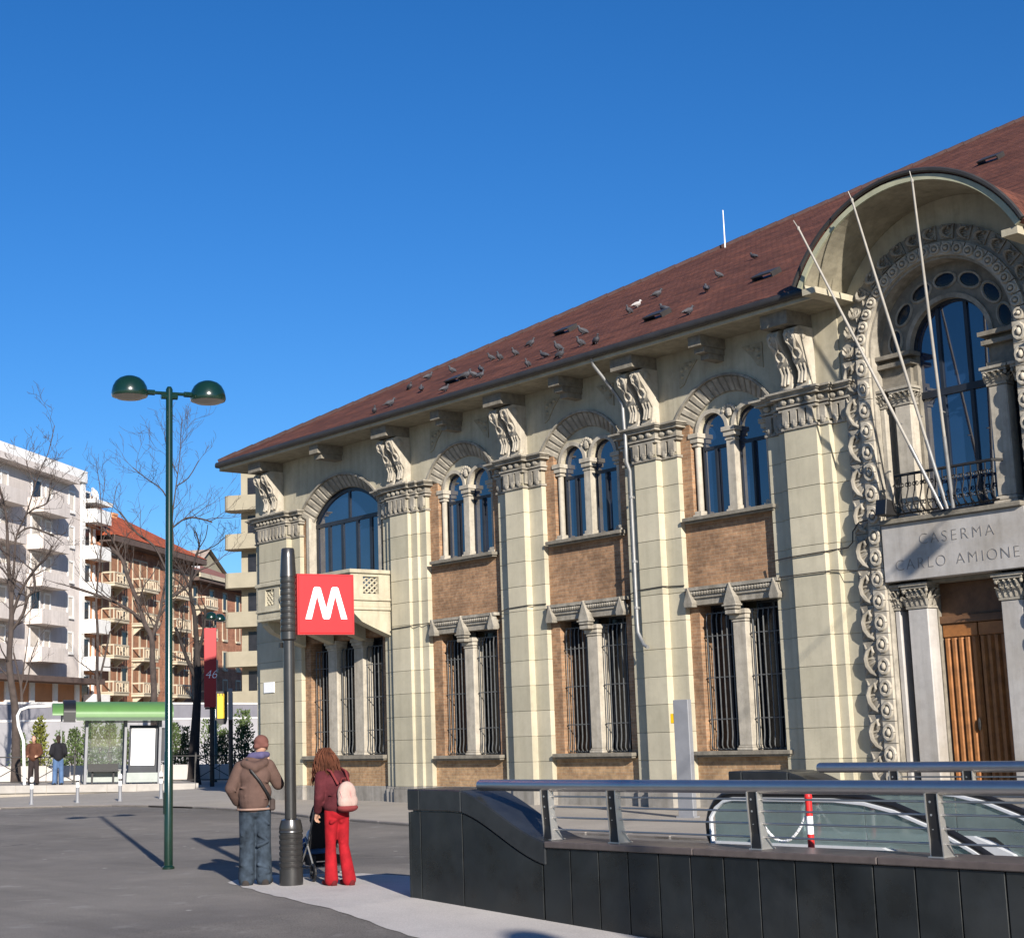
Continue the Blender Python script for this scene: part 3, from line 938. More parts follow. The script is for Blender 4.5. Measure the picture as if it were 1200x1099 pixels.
# side columns, upper and lower, and their capitals
def column(x, w, y0, y1, z0, z1, capz, mat, name):
    c = MB().box(x-w/2, x+w/2, y0, y1, z0+.16, z1-capz)
    c.box(x-w/2-.06, x+w/2+.06, y0-.06, y1, z0, z0+.08).box(x-w/2-.03, x+w/2+.03, y0-.03, y1, z0+.08, z0+.16)
    col = c.build(name, mat, B, bevel=.02)
    k = MB().box(x-w/2-.02, x+w/2+.02, y0-.02, y1, z1-capz, z1-capz+.05)
    k.box(x-w/2+.01, x+w/2-.01, y0+.01, y1, z1-capz+.05, z1-.1)
    n = max(2, round(w/.12))
    zb, ht = z1-capz+.05, capz-.16
    def leaf(px_, py_, nx, ny, wd_, hh_):
        # an acanthus tongue: upright blade that curls outwards at its tip
        tx, ty = -ny, nx
        rows = ((0,.005,.8),(.35,.02,1.0),(.65,.04,.9),(.88,.085,.62),(1.0,.12,.35),(.93,.135,.2))
        vs, fs = [], []
        for (u, o_, w_) in rows:
            for q in (-1, 0, 1):
                oo_ = o_ + (.018 if q == 0 else 0)
                vs.append((px_+nx*oo_+tx*q*w_*wd_/2, py_+ny*oo_+ty*q*w_*wd_/2, zb+u*hh_))
        for i in range(len(rows)-1):
            for q in range(2): fs.append((i*3+q, i*3+q+1, i*3+q+4, i*3+q+3))
        k.add(vs, fs)
    for row, (hh_, off) in enumerate(((ht*.98,.5),(ht*.58,0))):
        for i in range(n+row):
            xx = x-w/2+w*(i+off+(0 if row else 0))/n
            leaf(min(x+w/2,max(x-w/2,xx)), y0-.0-.012*row, 0, -1, w/n*.95, hh_)
        m2 = max(1, int((y1-y0)/.12))
        for i in range(m2):
            leaf(x+w/2+.012*row, y0+(y1-y0)*(i+.4)/m2, 1, 0, (y1-y0)/m2*.95, hh_)
    for sx_ in (-1, 1):
        k.ell((x+sx_*(w/2+.03), y0-.05, z1-.14), (.035,.035,.045), 8, 6)
    k.box(x-w/2-.06, x+w/2+.06, y0-.08, y1, z1-.1, z1-.05).box(x-w/2-.09, x+w/2+.09, y0-.11, y1, z1-.05, z1)
    k.build('column_capital', stone, col)
    return col
for s in (1, -1):
    X = lambda x: XC+s*(x-XC)
    column(X(-16.54), .43, .22, .52, .3, 4.12, .46, marble, 'portal_column')
    column(X(-17.01), .12, .26, .52, .3, 4.12, .46, marble, 'slender_column')
    column(X(-16.58), .36, .30, .54, 5.32, 7.80, .34, stone_pale, 'balcony_column')
    column(X(-17.03), .12, .30, .56, 5.32, 7.80, .34, stone_pale, 'slender_column')
    e = MB().box(*sorted((X(-17.08), X(-16.44))), .44, .8, 7.80, 8.46)
    e.box(*sorted((X(-17.08), X(-16.38))), .34, .6, 7.82, 7.90).box(*sorted((X(-17.08), X(-16.33))), .30, .6, 8.22, 8.30).box(*sorted((X(-17.08), X(-16.30))), .25, .6, 8.38, 8.459)
    e.build('entablature', stone_dark, B)
    # dark side lights
    MB().box(*sorted((X(-16.96), X(-16.70))), .56, .58, .3, 4.12).build('side_light', glass_black, B)
    MB().box(*sorted((X(-16.96), X(-16.70))), .56, .58, 5.32, 7.8).build('side_light', glass_black, B)
    # reveals
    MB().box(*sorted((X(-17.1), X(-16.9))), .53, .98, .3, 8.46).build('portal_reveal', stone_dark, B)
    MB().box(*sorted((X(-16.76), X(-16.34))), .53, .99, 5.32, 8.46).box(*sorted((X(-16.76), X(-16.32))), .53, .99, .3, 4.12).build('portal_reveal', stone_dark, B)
# big arched window over the balcony
f = MB()
wr = .86
for x in (-.84, -.30, .30, .84):
    zt = ZC+math.sqrt(max(0, wr*wr-x*x))
    f.box(XC+x-.035, XC+x+.035, .60, .68, 5.32, max(zt, ZC)-.02)
f.box(XC-.86, XC+.86, .59, .69, 7.55, 7.68).box(XC-.86, XC+.86, .59, .69, 5.32, 5.45)
f.ring(XC, ZC, wr-.06, wr+.03, 0, PI, .58, .69, 24)
w = f.build('arched_window', frame_dark, B)
MB().strip([XC-.85+1.7*i/20 for i in range(21)], lambda x: 5.34, lambda x: ZC+math.sqrt(max(0, .85**2-(x-XC)**2)), .64, .65).build('pane', glass_dark, w)
# slab with the inscription
sl = MB().box(-17.06, 2*MIR+17.06, .02, .6, 4.17, 5.22).build('inscription_slab', marble, B, bevel=.01)
MB().box(-17.04, 2*MIR+17.04, -.06, .7, 5.222, 5.31).build('balcony_floor', stone_dark, B, bevel=.01)
MB().box(-16.34, 2*MIR+16.34, .30, .98, 4.10, 4.168).build('portal_head', stone_dark, B)
def lettering(body, size, loc, parent, mat, rot, name='lettering', ext=.004, space=1.0, off=0):
    cu = bpy.data.curves.new(name, 'FONT')
    cu.body = body; cu.size = size; cu.extrude = ext; cu.align_x = 'CENTER'; cu.space_character = space; cu.offset = off
    cu.materials.append(mat)
    o = bpy.data.objects.new(name, cu); COL.objects.link(o)
    o.parent = parent; o.location = Vector(loc)-org(parent); o.rotation_euler = rot
    TEXTS.append(o)
    return o
ink = M('incised_letter', (.21,.195,.18), .9, .2, 6, 40, 0)
def inscription(word, size, xc, z, pitch):
    adv = {'I': .55, 'M': 1.25, 'O': 1.15, 'C': 1.05, 'N': 1.12, ' ': .75, 'L': .85, 'E': .85, 'S': .85}
    ws = [adv.get(ch, 1.0)*pitch for ch in word]
    x = xc-sum(ws)/2
    for ch, w_ in zip(word, ws):
        if ch != ' ': lettering(ch, size, (x+w_/2, .016, z), sl, ink, (PI/2, 0, 0), name='letter', off=-.008)
        x += w_
inscription('CASERMA', .29, XC+.10, 4.79, .228)
inscription('CARLO AMIONE', .29, XC+.06, 4.36, .222)
# door
dr = MB().box(-16.32, 2*MIR+16.32, .63, .72, 3.40, 4.10).box(-16.34, 2*MIR+16.34, .56, .70, 3.36, 3.50)
dr.box(-16.32, 2*MIR+16.32, .70, .75, .2, 3.36)
dr.build('door_transom', wood_dark, B, bevel=.01)
for s in (-1, 1):
    lx0, lx1 = sorted((XC+s*.015, XC+s*.72))
    fr = MB().box(lx0, lx1, .65, .70, .22, 3.35)
    leaf = fr.build('door_leaf', wood, B)
    n = 5; d = (lx1-lx0)/n
    me = MB().prism([(0,.0),(d*.22,-.055),(d*.62,-.055),(d*.84,0)], .0, 2.55, 'z').mesh('door_board', wood)
    for i in range(n):
        piece('door_board', me, leaf, (lx0+i*d+d*.08, .648, .55))
    MB().box(lx0, lx1, .60, .649, 3.12, 3.35).build('door_rail', wood, leaf, bevel=.008)
    MB().box(lx0, lx1, .60, .649, .22, .53).build('door_rail', wood, leaf, bevel=.008)
MB().ell((XC-.10, .57, 1.55), (.03, .03, .12), 8, 5).build('door_handle', iron_black, B)
for i, (y0, z1) in enumerate(((-.55, .16), (-.2, .30))):
    MB().box(-16.9, 2*MIR+16.9, y0, .6 if i else .0, 0 if i == 0 else .0, z1).build('door_step', plinth_m, B, bevel=.01)

# balcony railing of the portal: scrolled iron
RL = MB()
yr = .02
def bowed(x, z): return yr-.22*math.sin(PI*min(1, max(0, (z-5.32)/.75)))
RL.tube([(XC-1.1,.1,6.08),(XC-1.02,-.10,6.08),(XC+1.02,-.10,6.08),(XC+1.1,.1,6.08)], .028, 6)
RL.tube([(XC-1.06,-.04,5.38),(XC+1.06,-.04,5.38)], .018, 5)
rail = RL.build('balcony_railing', iron_black, B)
rb = MB().tube([(0, -.04, 5.36),(0,-.16,5.46),(0,-.20,5.6),(0,-.12,5.8),(0,-.10,6.07)], .013, 5).mesh('railing_bar', iron_black)
for i in range(15):
    piece('railing_bar', rb, rail, (XC-1.02+2.04*i/14, 0, 0))
sc_me = MB()
for sgn in (-1, 1):
    sc_me.tube([(sgn*(.02+.045*math.cos(k*.6)*(1-k*.05)+.03), -.17, .08+.045*math.sin(k*.6)*(1-k*.05)) for k in range(14)], .010, 4)
sc_me = sc_me.mesh('railing_scroll', iron_black)
for i in range(13):
    for z in (5.5, 5.86):
        piece('railing_scroll', sc_me, rail, (XC-.95+1.9*i/12, .04 if z > 5.7 else 0, z-.06))

# eaves, gutter, roof ----------------------------------------------------------------------------
EY, EZ, EXL = -.80, 9.86, -39.75
VX0, VX1 = HX-HS, HX+HS
XR = 8.6
for k, (xa, xb) in enumerate(((EXL+.06, VX0), (VX1, XR))):
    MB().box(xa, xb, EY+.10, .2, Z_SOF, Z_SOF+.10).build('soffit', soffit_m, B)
    MB().box(xa-.02, xb+(0 if k else .02), EY+.02, EY+.10, Z_SOF+.01, Z_SOF+.16).build('fascia', cream, B)
    g = MB().tube([(xa-.06, EY-.03, EZ-.10), (xb+.02, EY-.03, EZ-.10)], .085, 10)
    g.box(xa-.06, xb, EY-.03, EY+.1, EZ-.06, EZ-.005)
    g.build('gutter', gutter_m, B, smooth=40)
MB().box(EXL+.04, -39.2, EY+.1, 10, Z_SOF+.001, Z_SOF+.099).build('soffit', cream, B)
MB().box(EXL-.02, EXL+.06, EY+.03, 20, Z_SOF-.02, Z_SOF+.16).build('fascia', cream, B)
MB().tube([(EXL-.05, EY-.06, EZ-.10), (EXL-.05, 20, EZ-.10)], .085, 10).build('gutter', gutter_m, B, smooth=40)
T28 = math.tan(math.radians(28))
H = 24.0
zr = EZ+H*T28
rz = lambda y: EZ+(y-EY)*T28
rm = MB()
y1 = .35
apexL, apexR = (EXL+H, EY+H, zr), (XR-H if XR-H > EXL+H else EXL+H+.2, EY+H, zr)
rm.add([(EXL,EY,EZ),(VX0,EY,EZ),(VX0,y1,rz(y1)),(EXL+(y1-EY),y1,rz(y1))], [(0,1,2,3)])
rm.add([(VX1,EY,EZ),(XR,EY,EZ),(XR,y1,rz(y1)),(VX1,y1,rz(y1))], [(0,1,2,3)])
rm.add([(EXL+(y1-EY),y1,rz(y1)),(VX0,y1,rz(y1)),(VX1,y1,rz(y1)),(XR,y1,rz(y1)),(XR,EY+H,zr),apexL], [(0,1,2,3,4,5)])
rm.add([(EXL,EY,EZ),apexL,(EXL,EY+2*H,EZ)], [(0,1,2)])
rm.add([apexL,(XR,EY+H,zr),(XR,EY+2*H,EZ),(EXL,EY+2*H,EZ)], [(0,1,2,3)])
roof = rm.build('roof', rooftile, B)
# hip tiles along the ridge of the hip
hp = MB()
for i in range(70):
    a = i*.36; b = a+.38
    hp.tube([(EXL+a, EY+a, EZ+a*T28+.0), (EXL+b, EY+b, EZ+b*T28+.03)], [.085,.075], 6)
hp.build('hip_tiles', M('hip_tile', (.055,.03,.028), .9, .25, 5, 30, .1), roof)
# vaulted canopy over the portal
vt = MB()
va = math.acos(2.26/VR)
def ringv(r0, r1, y0, y1, n=36): return MB().ring(HX, VZ, r0, r1, va, PI-va, y0, y1, n)
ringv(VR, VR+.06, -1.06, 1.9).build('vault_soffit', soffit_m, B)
ringv(VR+.062, VR+.16, -1.08, 2.2).build('vault_roof', rooftile, B)
ringv(VR+.0, VR+.10, -1.12, -1.065).build('vault_fascia', verdigris, B)
gv = MB()
gv.tube([(HX+(VR+.17)*math.cos(va+(PI-2*va)*i/36), -1.14, VZ+(VR+.17)*math.sin(va+(PI-2*va)*i/36)) for i in range(37)], .045, 6)
gv.build('vault_gutter', gutter_m, B, smooth=40)
for s in (-1, 1):   # returns where the vault meets the eaves
    a, b = sorted((HX+s*HS, HX+s*(HS-.30)))
    MB().box(a, b, -1.08, .2, Z_SOF, Z_SOF+.12).build('vault_impost', cream, B)
    MB().box(*sorted((HX+s*HS, HX+s*(HS-.05))), -1.07, 1.2, Z_SOF+.12, VZ+VR*math.sin(va)+.1).build('vault_cheek', cream, B)
# little roof vents
vent = MB().prism([(0,0),(.34,.18),(.34,.215),(0,.05)], -.28, .28, 'x')
vme = MB().box(-.28,.28,0,.36,.0,.012).box(-.28,-.25,0,.36,.012,.09).box(.25,.28,0,.36,.012,.09).box(-.28,.28,-.03,.36,.09,.12).mesh('roof_vent', gutter_m)
for x, y in ((-28.58,2.9),(-23.25,.74),(-20.78,1.62),(-19.41,8.77),(-30.2,.5)):
    piece('roof_vent', vme, roof, (x, y, rz(y)), rot=(math.radians(28),0,0))
# bodies behind
MB().box(-39.26, XR-.4, 1.1, 46, 0, Z_SOF).build('body_wall', cream, B)
MB().box(-39.28, -39.0, .3, 1.1, 0, Z_SOF).build('body_wall', cream, B)
MB().box(2*MIR+22.25+.0, XR-.4, .2, 1.1, 0, Z_SOF).build('body_wall', cream, B)
for y in (6, 12, 18, 24):
    w = MB().box(-39.32, -39.25, y-.7, y+.7, 5.9, 8.0).box(-39.32, -39.25, y-.7, y+.7, 1.2, 4.0).build('window', frame_dark, B)
# downpipe left of the fourth pilaster
dp = MB().tube([(-23.72,-.80,9.70),(-23.72,-.74,9.55),(-23.62,-.2,8.95),(-23.5,-.12,8.7),(-23.5,-.10,8.2),(-23.42,-.16,8.0),(-23.42,-.16,7.4),(-23.42,-.07,7.2),(-23.42,-.07,4.0),(-23.40,-.08,3.7),(-23.2,-.12,3.42),(-23.05,-.16,3.36)], .04, 8)
dp.build('downpipe', galv, B, smooth=50)
for z in (6.6, 5.2, 4.2):
    MB().lathe([(.042,0),(.055,0),(.055,.05),(.042,.05)], 10, (-23.42,-.07,z)).box(-23.44,-23.40,-.04,.02,z,z+.05).build('pipe_clip', galv, B)
# cables along the front
def drape(pts, r=.012):
    MB().tube(pts, r, 5).build('cable', gutter_m, B)
cab = [(-32.6,.16,4.40),(-32.37,-.02,4.41),(-31.6,-.02,4.43),(-31.2,.07,4.45),(-30.98,.16,4.47),(-30.9,.28,4.49)]
drape(cab)
drape([(-28.2,.15,4.52),(-27.75,-.02,4.56),(-27.0,-.02,4.58),(-26.95,.15,4.59),(-26.56,.15,4.58)])
drape([(-23.85,.15,4.55),(-23.38,-.02,4.6),(-22.66,-.02,4.62),(-22.64,.15,4.62),(-22.2,.15,4.60)])
drape([(-19.76,.14,4.86),(-19.15,-.09,4.86),(-18.3,-.09,4.88),(-18.26,.02,4.9),(-17.9,.1,4.92),(-17.72,.02,5.0),(-17.7,.02,5.2),(-17.5,-.05,5.34),(-17.3,-.05,5.36)], .014)
drape([(-19.7,.14,4.52),(-19.15,-.09,4.50),(-18.3,-.09,4.50),(-18.26,.02,4.52),(-17.72,.0,4.46),(-17.2,.0,4.42)], .012)
# street-name plate and small box on the corner pilaster
MB().box(-38.6,-38.05,-.03,-.005,3.02,3.32).build('wall_plate', white_sign, B, bevel=.005)
# floodlight at the foot of the balcony column
fl = thing('floodlight', (-16.75,-.25,5.36), 'small dark floodlight on the ledge at the left end of the portal balcony', 'floodlight')
MB().prism([(-.42,5.36),(-.08,5.36),(-.12,5.62),(-.36,5.66)], -16.86, -16.62, 'x').build('housing', iron_black, fl, bevel=.01)
MB().add([(-16.84,-.422,5.38),(-16.64,-.422,5.38),(-16.64,-.372,5.64),(-16.84,-.372,5.64)], [(0,1,2,3)]).build('lens', glass_black, fl)

# ------------------------------------------------------------------ flagpoles, antenna, pigeons
flag_m = M('flagpole_paint', (.30,.28,.245), .5, .15, 4, 40, .05)
for i, (b, t, nm) in enumerate((((-15.62,-.12,5.34), (-17.32,-1.48,10.76), 'leftmost'), ((-15.52,-.12,5.34), (-16.12,-1.42,10.97), 'middle'), ((-15.40,-.12,5.34), (-14.83,-1.42,10.95), 'right'))):
    lab = ('bare flagpole leaning furthest left from the portal balcony', 'bare flagpole between two others, leaning slightly left over the portal',
           'bare flagpole leaning to the right over the portal arch')[i]
    F = thing('flagpole', b, lab, 'flagpole', 'flagpoles fanned out over the portal')
    b, t = Vector(b), Vector(t); d = t-b
    MB().tube([b, b+d*.22], .036, 8).build('socket', galv, F, smooth=50)
    MB().tube([b+d*.18, b+d*.6, t], [.030,.028,.019], 8).build('shaft', flag_m, F, smooth=50)
    MB().ell(t, (.028,.028,.045), 8, 6).tube([t, t+d.normalized()*.16+Vector((-.03,0,.02))], .009, 5).build('finial', flag_m, F)
    MB().tube([b+d*.30+Vector((0,-.03,0)), b+d*.30+Vector((0,.12,-.02))], .014, 5).build('stay', galv, F)
an = MB().tube([(-28.75,9.73,15.35),(-28.75,9.73,16.6)], [.024,.014], 6)
top(an, 'antenna', white_paint, (-28.75,9.73,15.35), 'thin white aerial rod standing on the red roof', 'aerial')

def pigeon_mesh():
    m = MB()
    m.ell((0,0,.15), (.10,.19,.105), 10, 7, rot=Matrix.Rotation(math.radians(22), 3, 'X'))
    m.cap((0,.10,.2), (0,.15,.30), .06, .042, 8, 3)
    m.ell((0,.165,.325), (.045,.055,.045), 8, 6)
    m.tube([(0,.20,.32),(0,.255,.31)], [.018,.004], 5)
    m.add([(-.06,-.14,.10),(.06,-.14,.10),(.05,-.36,.03),(-.05,-.36,.03),(-.05,-.15,.14),(.05,-.15,.14)], [(0,1,2,3),(4,5,2,3),(0,4,3),(1,2,5),(0,1,5,4)])
    for s in (-1,1):
        m.ell((s*.085,-.04,.16), (.03,.19,.075), 8, 5, rot=Matrix.Rotation(math.radians(20), 3, 'X'))
        m.tube([(s*.035,.01,.07),(s*.04,.02,0)], .012, 4)
    return m
pig_d = M('pigeon_grey', (.05,.05,.058), .7, .35, 12, 40, 0)
pig_l = M('pigeon_pale', (.36,.34,.33), .7, .25, 12, 40, 0)
PM, PML = pigeon_mesh().mesh('pigeon', pig_d, smooth=60), pigeon_mesh().mesh('pigeon', pig_l, smooth=60)
spots = [(-29.42,.8),(-28.41,-.05),(-30.66,2.21),(-29.79,1.76),(-29.15,1.74),(-29.37,2.5),(-26.16,-.5),(-26.2,.06),(-26.12,.45),(-24.91,-.61),(-26.57,1.71),(-25.03,.15),(-24.17,-.18),(-25.92,2.7),(-26.25,3.33),(-26.2,4.04),(-23.36,1.23),(-21.47,-.05),(-23.02,2.31),(-24.04,3.94),(-23.98,5.23),(-32.24,-.51),(-31.99,-.18),(-33.5,1.62),(-31.68,.62),(-33.55,2.32),(-29.31,-.47),(-32.24,2.13),(-29.7,.55),(-29.24,.4)]
pale = {14: 'white pigeon perched on the red roof among grey ones, near the roof middle', 3: 'pale pigeon on the lower left half of the red roof beside a grey one',
        17: 'pale pigeon sitting just above the dark gutter, right of the downpipe'}
pale.pop(3); pale.pop(17)
for i, (x, y) in enumerate(spots):
    o = bpy.data.objects.new('pigeon', PML if i in pale else PM); COL.objects.link(o)
    k = random.uniform(.52, .66)
    o.location = (x, y, rz(y)+.01); o.rotation_euler = (0, 0, random.uniform(0, 6.28)); o.scale = (k,k,k)
    tag(o, pale.get(i, 'dark grey pigeon perched on the tiled slope of the red roof'), 'pigeon', 'pigeons on the red roof')

# ------------------------------------------------------------------ metro stair: parapets, railings, escalator
YW = -13.47
def cap_z(x):
    t = min(1, max(0, (x+12.92)/1.34))
    e = t*t*(3-2*t)*.55 + t*.45
    return 1.15-.49*e
def parapet(loc, label, z_floor=-.75):
    Q = thing('granite_parapet', loc, label, 'parapet', 'black granite parapets of the metro stair')
    xs = [-13.76, -13.4] + [-12.95+1.39*i/14 for i in range(15)]
    core = MB().strip(xs, lambda x: z_floor, lambda x: cap_z(x)-.02, YW+.035, -13.0)
    core.box(-11.56, 3.2, YW+.035, -13.0, z_floor, .60)
    core.build('wall_core', joint, Q)
    # granite facing of the tall end
    for a, b in ((-13.76,-13.59),(-13.576,-12.875),(-12.861,-11.635)):
        k = 14 if b-a > 1 else (5 if b-a > .5 else 3)
        MB().strip([a+(b-a)*i/k for i in range(k+1)], lambda x: z_floor, lambda x: cap_z(x)-.238, YW, YW+.035).build('granite_panel', granite, Q, bevel=.004)
    MB().box(-13.80,-13.762,YW,-13.0,z_floor,.905).build('granite_panel', granite, Q, bevel=.004)
    # its cap in pieces
    for a, b in ((-13.80,-13.585),(-13.58,-12.87),(-12.865,-11.57)):
        k = 16 if b-a > 1 else 3
        MB().strip([a+(b-a)*i/k for i in range(k+1)], lambda x: cap_z(x)-.225, lambda x: cap_z(x), YW-.015, -12.95).build('granite_cap', granite_top, Q, bevel=.012)
    w = .392
    n = int((3.2+11.62)/w)
    me = MB().box(.007, w-.007, 0, .033, z_floor, .596).mesh('granite_panel', granite, bevel=.003)
    for i in range(n):
        piece('granite_panel', me, Q, (-11.622+i*w, YW+random.uniform(0,.003), 0))
    cw = 1.965
    for i in range(8):
        a = -11.565+i*cw; b = min(3.2, a+cw-.006)
        if b <= a: break
        MB().box(a, b, YW-.03, -12.97, .602, .662).build('granite_coping', granite_edge, Q, bevel=.008)
    return Q

def railing(loc, label, x0, posts):
    Q = thing('steel_railing', loc, label, 'railing', 'steel railings round the metro stair')
    yt = YW+.13
    MB().tube([(x0,yt,1.19),(x0+.02,yt,1.19),(3.2,yt,1.19)], [.05,.058,.058], 16).build('top_tube', steel, Q, smooth=40)
    pr = [(-13.36,.663),(-13.21,.663),(-13.27,.76),(-13.30,.86),(-13.315,.97),(-13.32,1.08),(-13.32,1.15),(-13.39,1.15),(-13.388,1.05),(-13.38,.93),(-13.37,.80)]
    slim = [(-13.36,.663),(-13.31,.663),(-13.315,.76),(-13.32,.86),(-13.325,.97),(-13.33,1.08),(-13.33,1.15),(-13.39,1.15),(-13.388,1.05),(-13.38,.93),(-13.37,.80)]
    me = MB().prism(slim, -.062, -.052, 'x').prism(pr, .052, .062, 'x').box(-.07,.07,-13.38,-13.19,.663,.672)
    me = me.mesh('railing_post', steel_flat)
    core_ = [(y+.012 if i > 6 else y-.006, z) for i, (y, z) in enumerate(slim)]
    cm = MB().prism(core_, -.051, .051, 'x').mesh('post_shade_core', black_pl)  # black filler painted in for the shade between the two plates
    bm_ = MB()
    for z, y in ((.76,-13.35),(.88,-13.36),(.985,-13.37),(1.085,-13.376)):
        bm_.tube([(-.02,y+.02,z),(-.02,y-.004,z)], .010, 6)
    bm_ = bm_.mesh('post_bolts', steel_flat)
    for x in posts:
        p_ = piece('railing_post', me, Q, (x, 0, 0))
        for nm, m_ in (('post_shade_core', cm), ('post_bolts', bm_)):
            o = bpy.data.objects.new(nm, m_); COL.objects.link(o); o.parent = p_
    for z, y in ((1.085,-13.345),(.985,-13.34),(.88,-13.33),(.765,-13.315)):
        MB().tube([(posts[0]-.08,y,z),(3.2,y,z)], .009, 6).build('rail_bar', steel, Q, smooth=60)
    return Q
par = parapet((-13.7, -13.3, 0), 'black granite parapet with a tall curved end in front of the metro stair')
rail_f = railing((-11.6, -13.2, .66), 'steel railing with a thick top tube on the near granite parapet', -12.72, [-11.66,-10.72,-8.98,-7.17,-5.4,-3.6,-1.8,0,1.8])
par2 = copy_tree(par); par2.location += Vector((.85, 4.27, 0))
par2['label'] = 'black granite parapet beyond the escalator, its end showing over the near railing'
rail_b = copy_tree(rail_f); rail_b.location += Vector((1.18, 4.12, 0))
rail_b['label'] = 'steel railing farther back, beyond the escalator and before the wooden door'

pw = MB()
x0, x1, y0, y1 = PIT
for q in ([(x0,y0),(x1,y0)],[(x1,y0),(x1,y1)],[(x1,y1),(x0,y1)],[(x0,y1),(x0,y0)]):
    (a, b), (c, d) = q
    pw.add([(a,b,gz(a,b)-.001),(c,d,gz(c,d)-.001),(c,d,-4.2),(a,b,-4.2)], [(0,1,2,3)])
pw.add([(x0,y0,-4.2),(x1,y0,-4.2),(x1,y1,-4.2),(x0,y1,-4.2)], [(0,1,2,3)])
tag(pw.build('stair_pit', plinth_m), kind='structure')

rubber = M('black_handrail', (.012,.012,.013), .35, .2, 6, 40, 0)
trim = M('pale_steel_trim', (.62,.64,.66), .4, .05, 4, 50, .02, metal=.2)
ESC = thing('escalator', (-9.8,-11.6,0), 'glass-sided escalator with black handrails looping round its end, running down behind the near railing', 'escalator')
def escalator(yb):
    sk = [-10.42+.4*i for i in range(24)]
    lo = lambda x: .585 if x < -8.2 else (.585-(x+8.2)*.577)-.25*min(1,(x+8.2))
    E_ = MB().strip(sk, lambda x: lo(x)-.55, lambda x: lo(x)-.062, yb-.04, yb+.04).build('balustrade', M('escalator_skirt', (.26,.29,.29), .45, .1, 3, 30, .02, metal=.4), ESC)
    path = []
    for k in range(9):
        t = math.radians(255-165*k/8)
        path.append((-10.16+.33*math.cos(t), .74+.33*math.sin(t)))
    path += [(-9.4,1.07),(-8.95,1.07),(-8.62,1.045),(-8.3,.98),(-7.95,.86),(-7.55,.67),(-6.8,.25),(-5.5,-.49),(-3.5,-1.64),(0,-3.6)]
    P3 = [(x, yb, z) for x, z in path]
    MB().tube(P3, .032, 8).build('handrail', rubber, E_, smooth=60)
    inner = [(x+(.045 if i < 5 else .01), yb-.012, z-(.0 if i < 3 else .055)) for i, (x, z) in enumerate(path)]
    MB().tube(inner, .022, 6).build('handrail_guide', trim, E_, smooth=60)
    import bisect
    xs_ = [p[0] for p in path[6:]]
    def hi(x):
        if x <= path[6][0]: 
            return .74+math.sqrt(max(0, .3**2-(x+10.16)**2)) if x < -10.16 else 1.05
        i = min(len(xs_)-2, max(0, bisect.bisect(xs_, x)-1))
        (xa, za), (xb, zb) = path[6+i], path[7+i]
        return za+(zb-za)*(x-xa)/(xb-xa)-.03
    edges = [-10.40,-9.9,-8.62,-7.3,-5.9,-4.4,-2.9,-1.5]
    for a, b in zip(edges[:-1], edges[1:]):
        MB().strip([a+.006+(b-a-.012)*i/10 for i in range(11)], lambda x: lo(x)+.03, hi, yb-.006, yb+.006).build('glass_panel', esc_glass, E_)
    MB().strip(sk, lambda x: lo(x)-.06, lambda x: lo(x)+.035, yb-.06, yb+.06).build('deck_trim', trim, E_)
    return E_
escalator(-12.3)
escalator(-10.9)
tread = MB().box(0,.4,-12.2,-11.0,-.2,0).mesh('step', grey_metal, bevel=.01)
for i in range(14):
    piece('step', tread, ESC, (-9.2+.4*i, 0, -.02-max(0, i-2)*.23))

stripe_r = M('red_stripe', (.55,.02,.02), .45, .1, 5, 40, 0)
def barrier_post(x, y, lab):
    zb = gz(x, y)
    t = thing('barrier_post', (x,y,zb), lab, 'barrier', 'red and white striped barrier posts')
    for i in range(8):
        MB().tube([(x,y,zb+.04+i*.155),(x,y,zb+.04+(i+1)*.155)], .030, 10).build('stripe', stripe_r if i % 2 else white_sign, t, smooth=40)
    MB().lathe([(.16,0),(.16,.03),(.05,.045)], 14, (x,y,zb)).build('foot', black_pl, t)
    MB().ell((x,y,zb+1.29), (.036,.036,.045), 10, 6).build('knob', stripe_r, t, smooth=60)
barrier_post(-8.88,-12.75, 'red and white barrier post in front of the long glass escalator side')
barrier_post(-9.51,-12.75, 'red and white barrier post beside the handrail loop at the escalator end')
ch = MB()
for i in range(18):
    a, b = i/18, (i+.75)/18
    q = lambda t: (-9.51+.63*t, -12.75, .98-.30*(1-(2*t-1)**2))
    ch.tube([q(a), q(b)], .013, 6)
top(ch, 'barrier_chain', white_sign, (-9.2,-12.75,.7), 'white plastic chain sagging between the two striped barrier posts', 'chain')

ip = thing('info_post', (-20.05,-2.4,.035), 'plain grey metal post with a small yellow box, standing before the cream wall', 'post')
xf = Matrix.Translation((-20.05,-2.4,.035)) @ Matrix.Rotation(math.radians(8), 4, 'Z')
MB(xf).box(-.17,.17,-.06,.06,0,2.15).build('post_body', grey_metal, ip, bevel=.01)
MB(xf).box(-.20,.20,-.09,.09,0,.03).build('base_plate', grey_metal, ip)
MB(xf).box(-.25,-.17,-.05,.04,1.72,1.90).build('yellow_box', yellow, ip, bevel=.01)

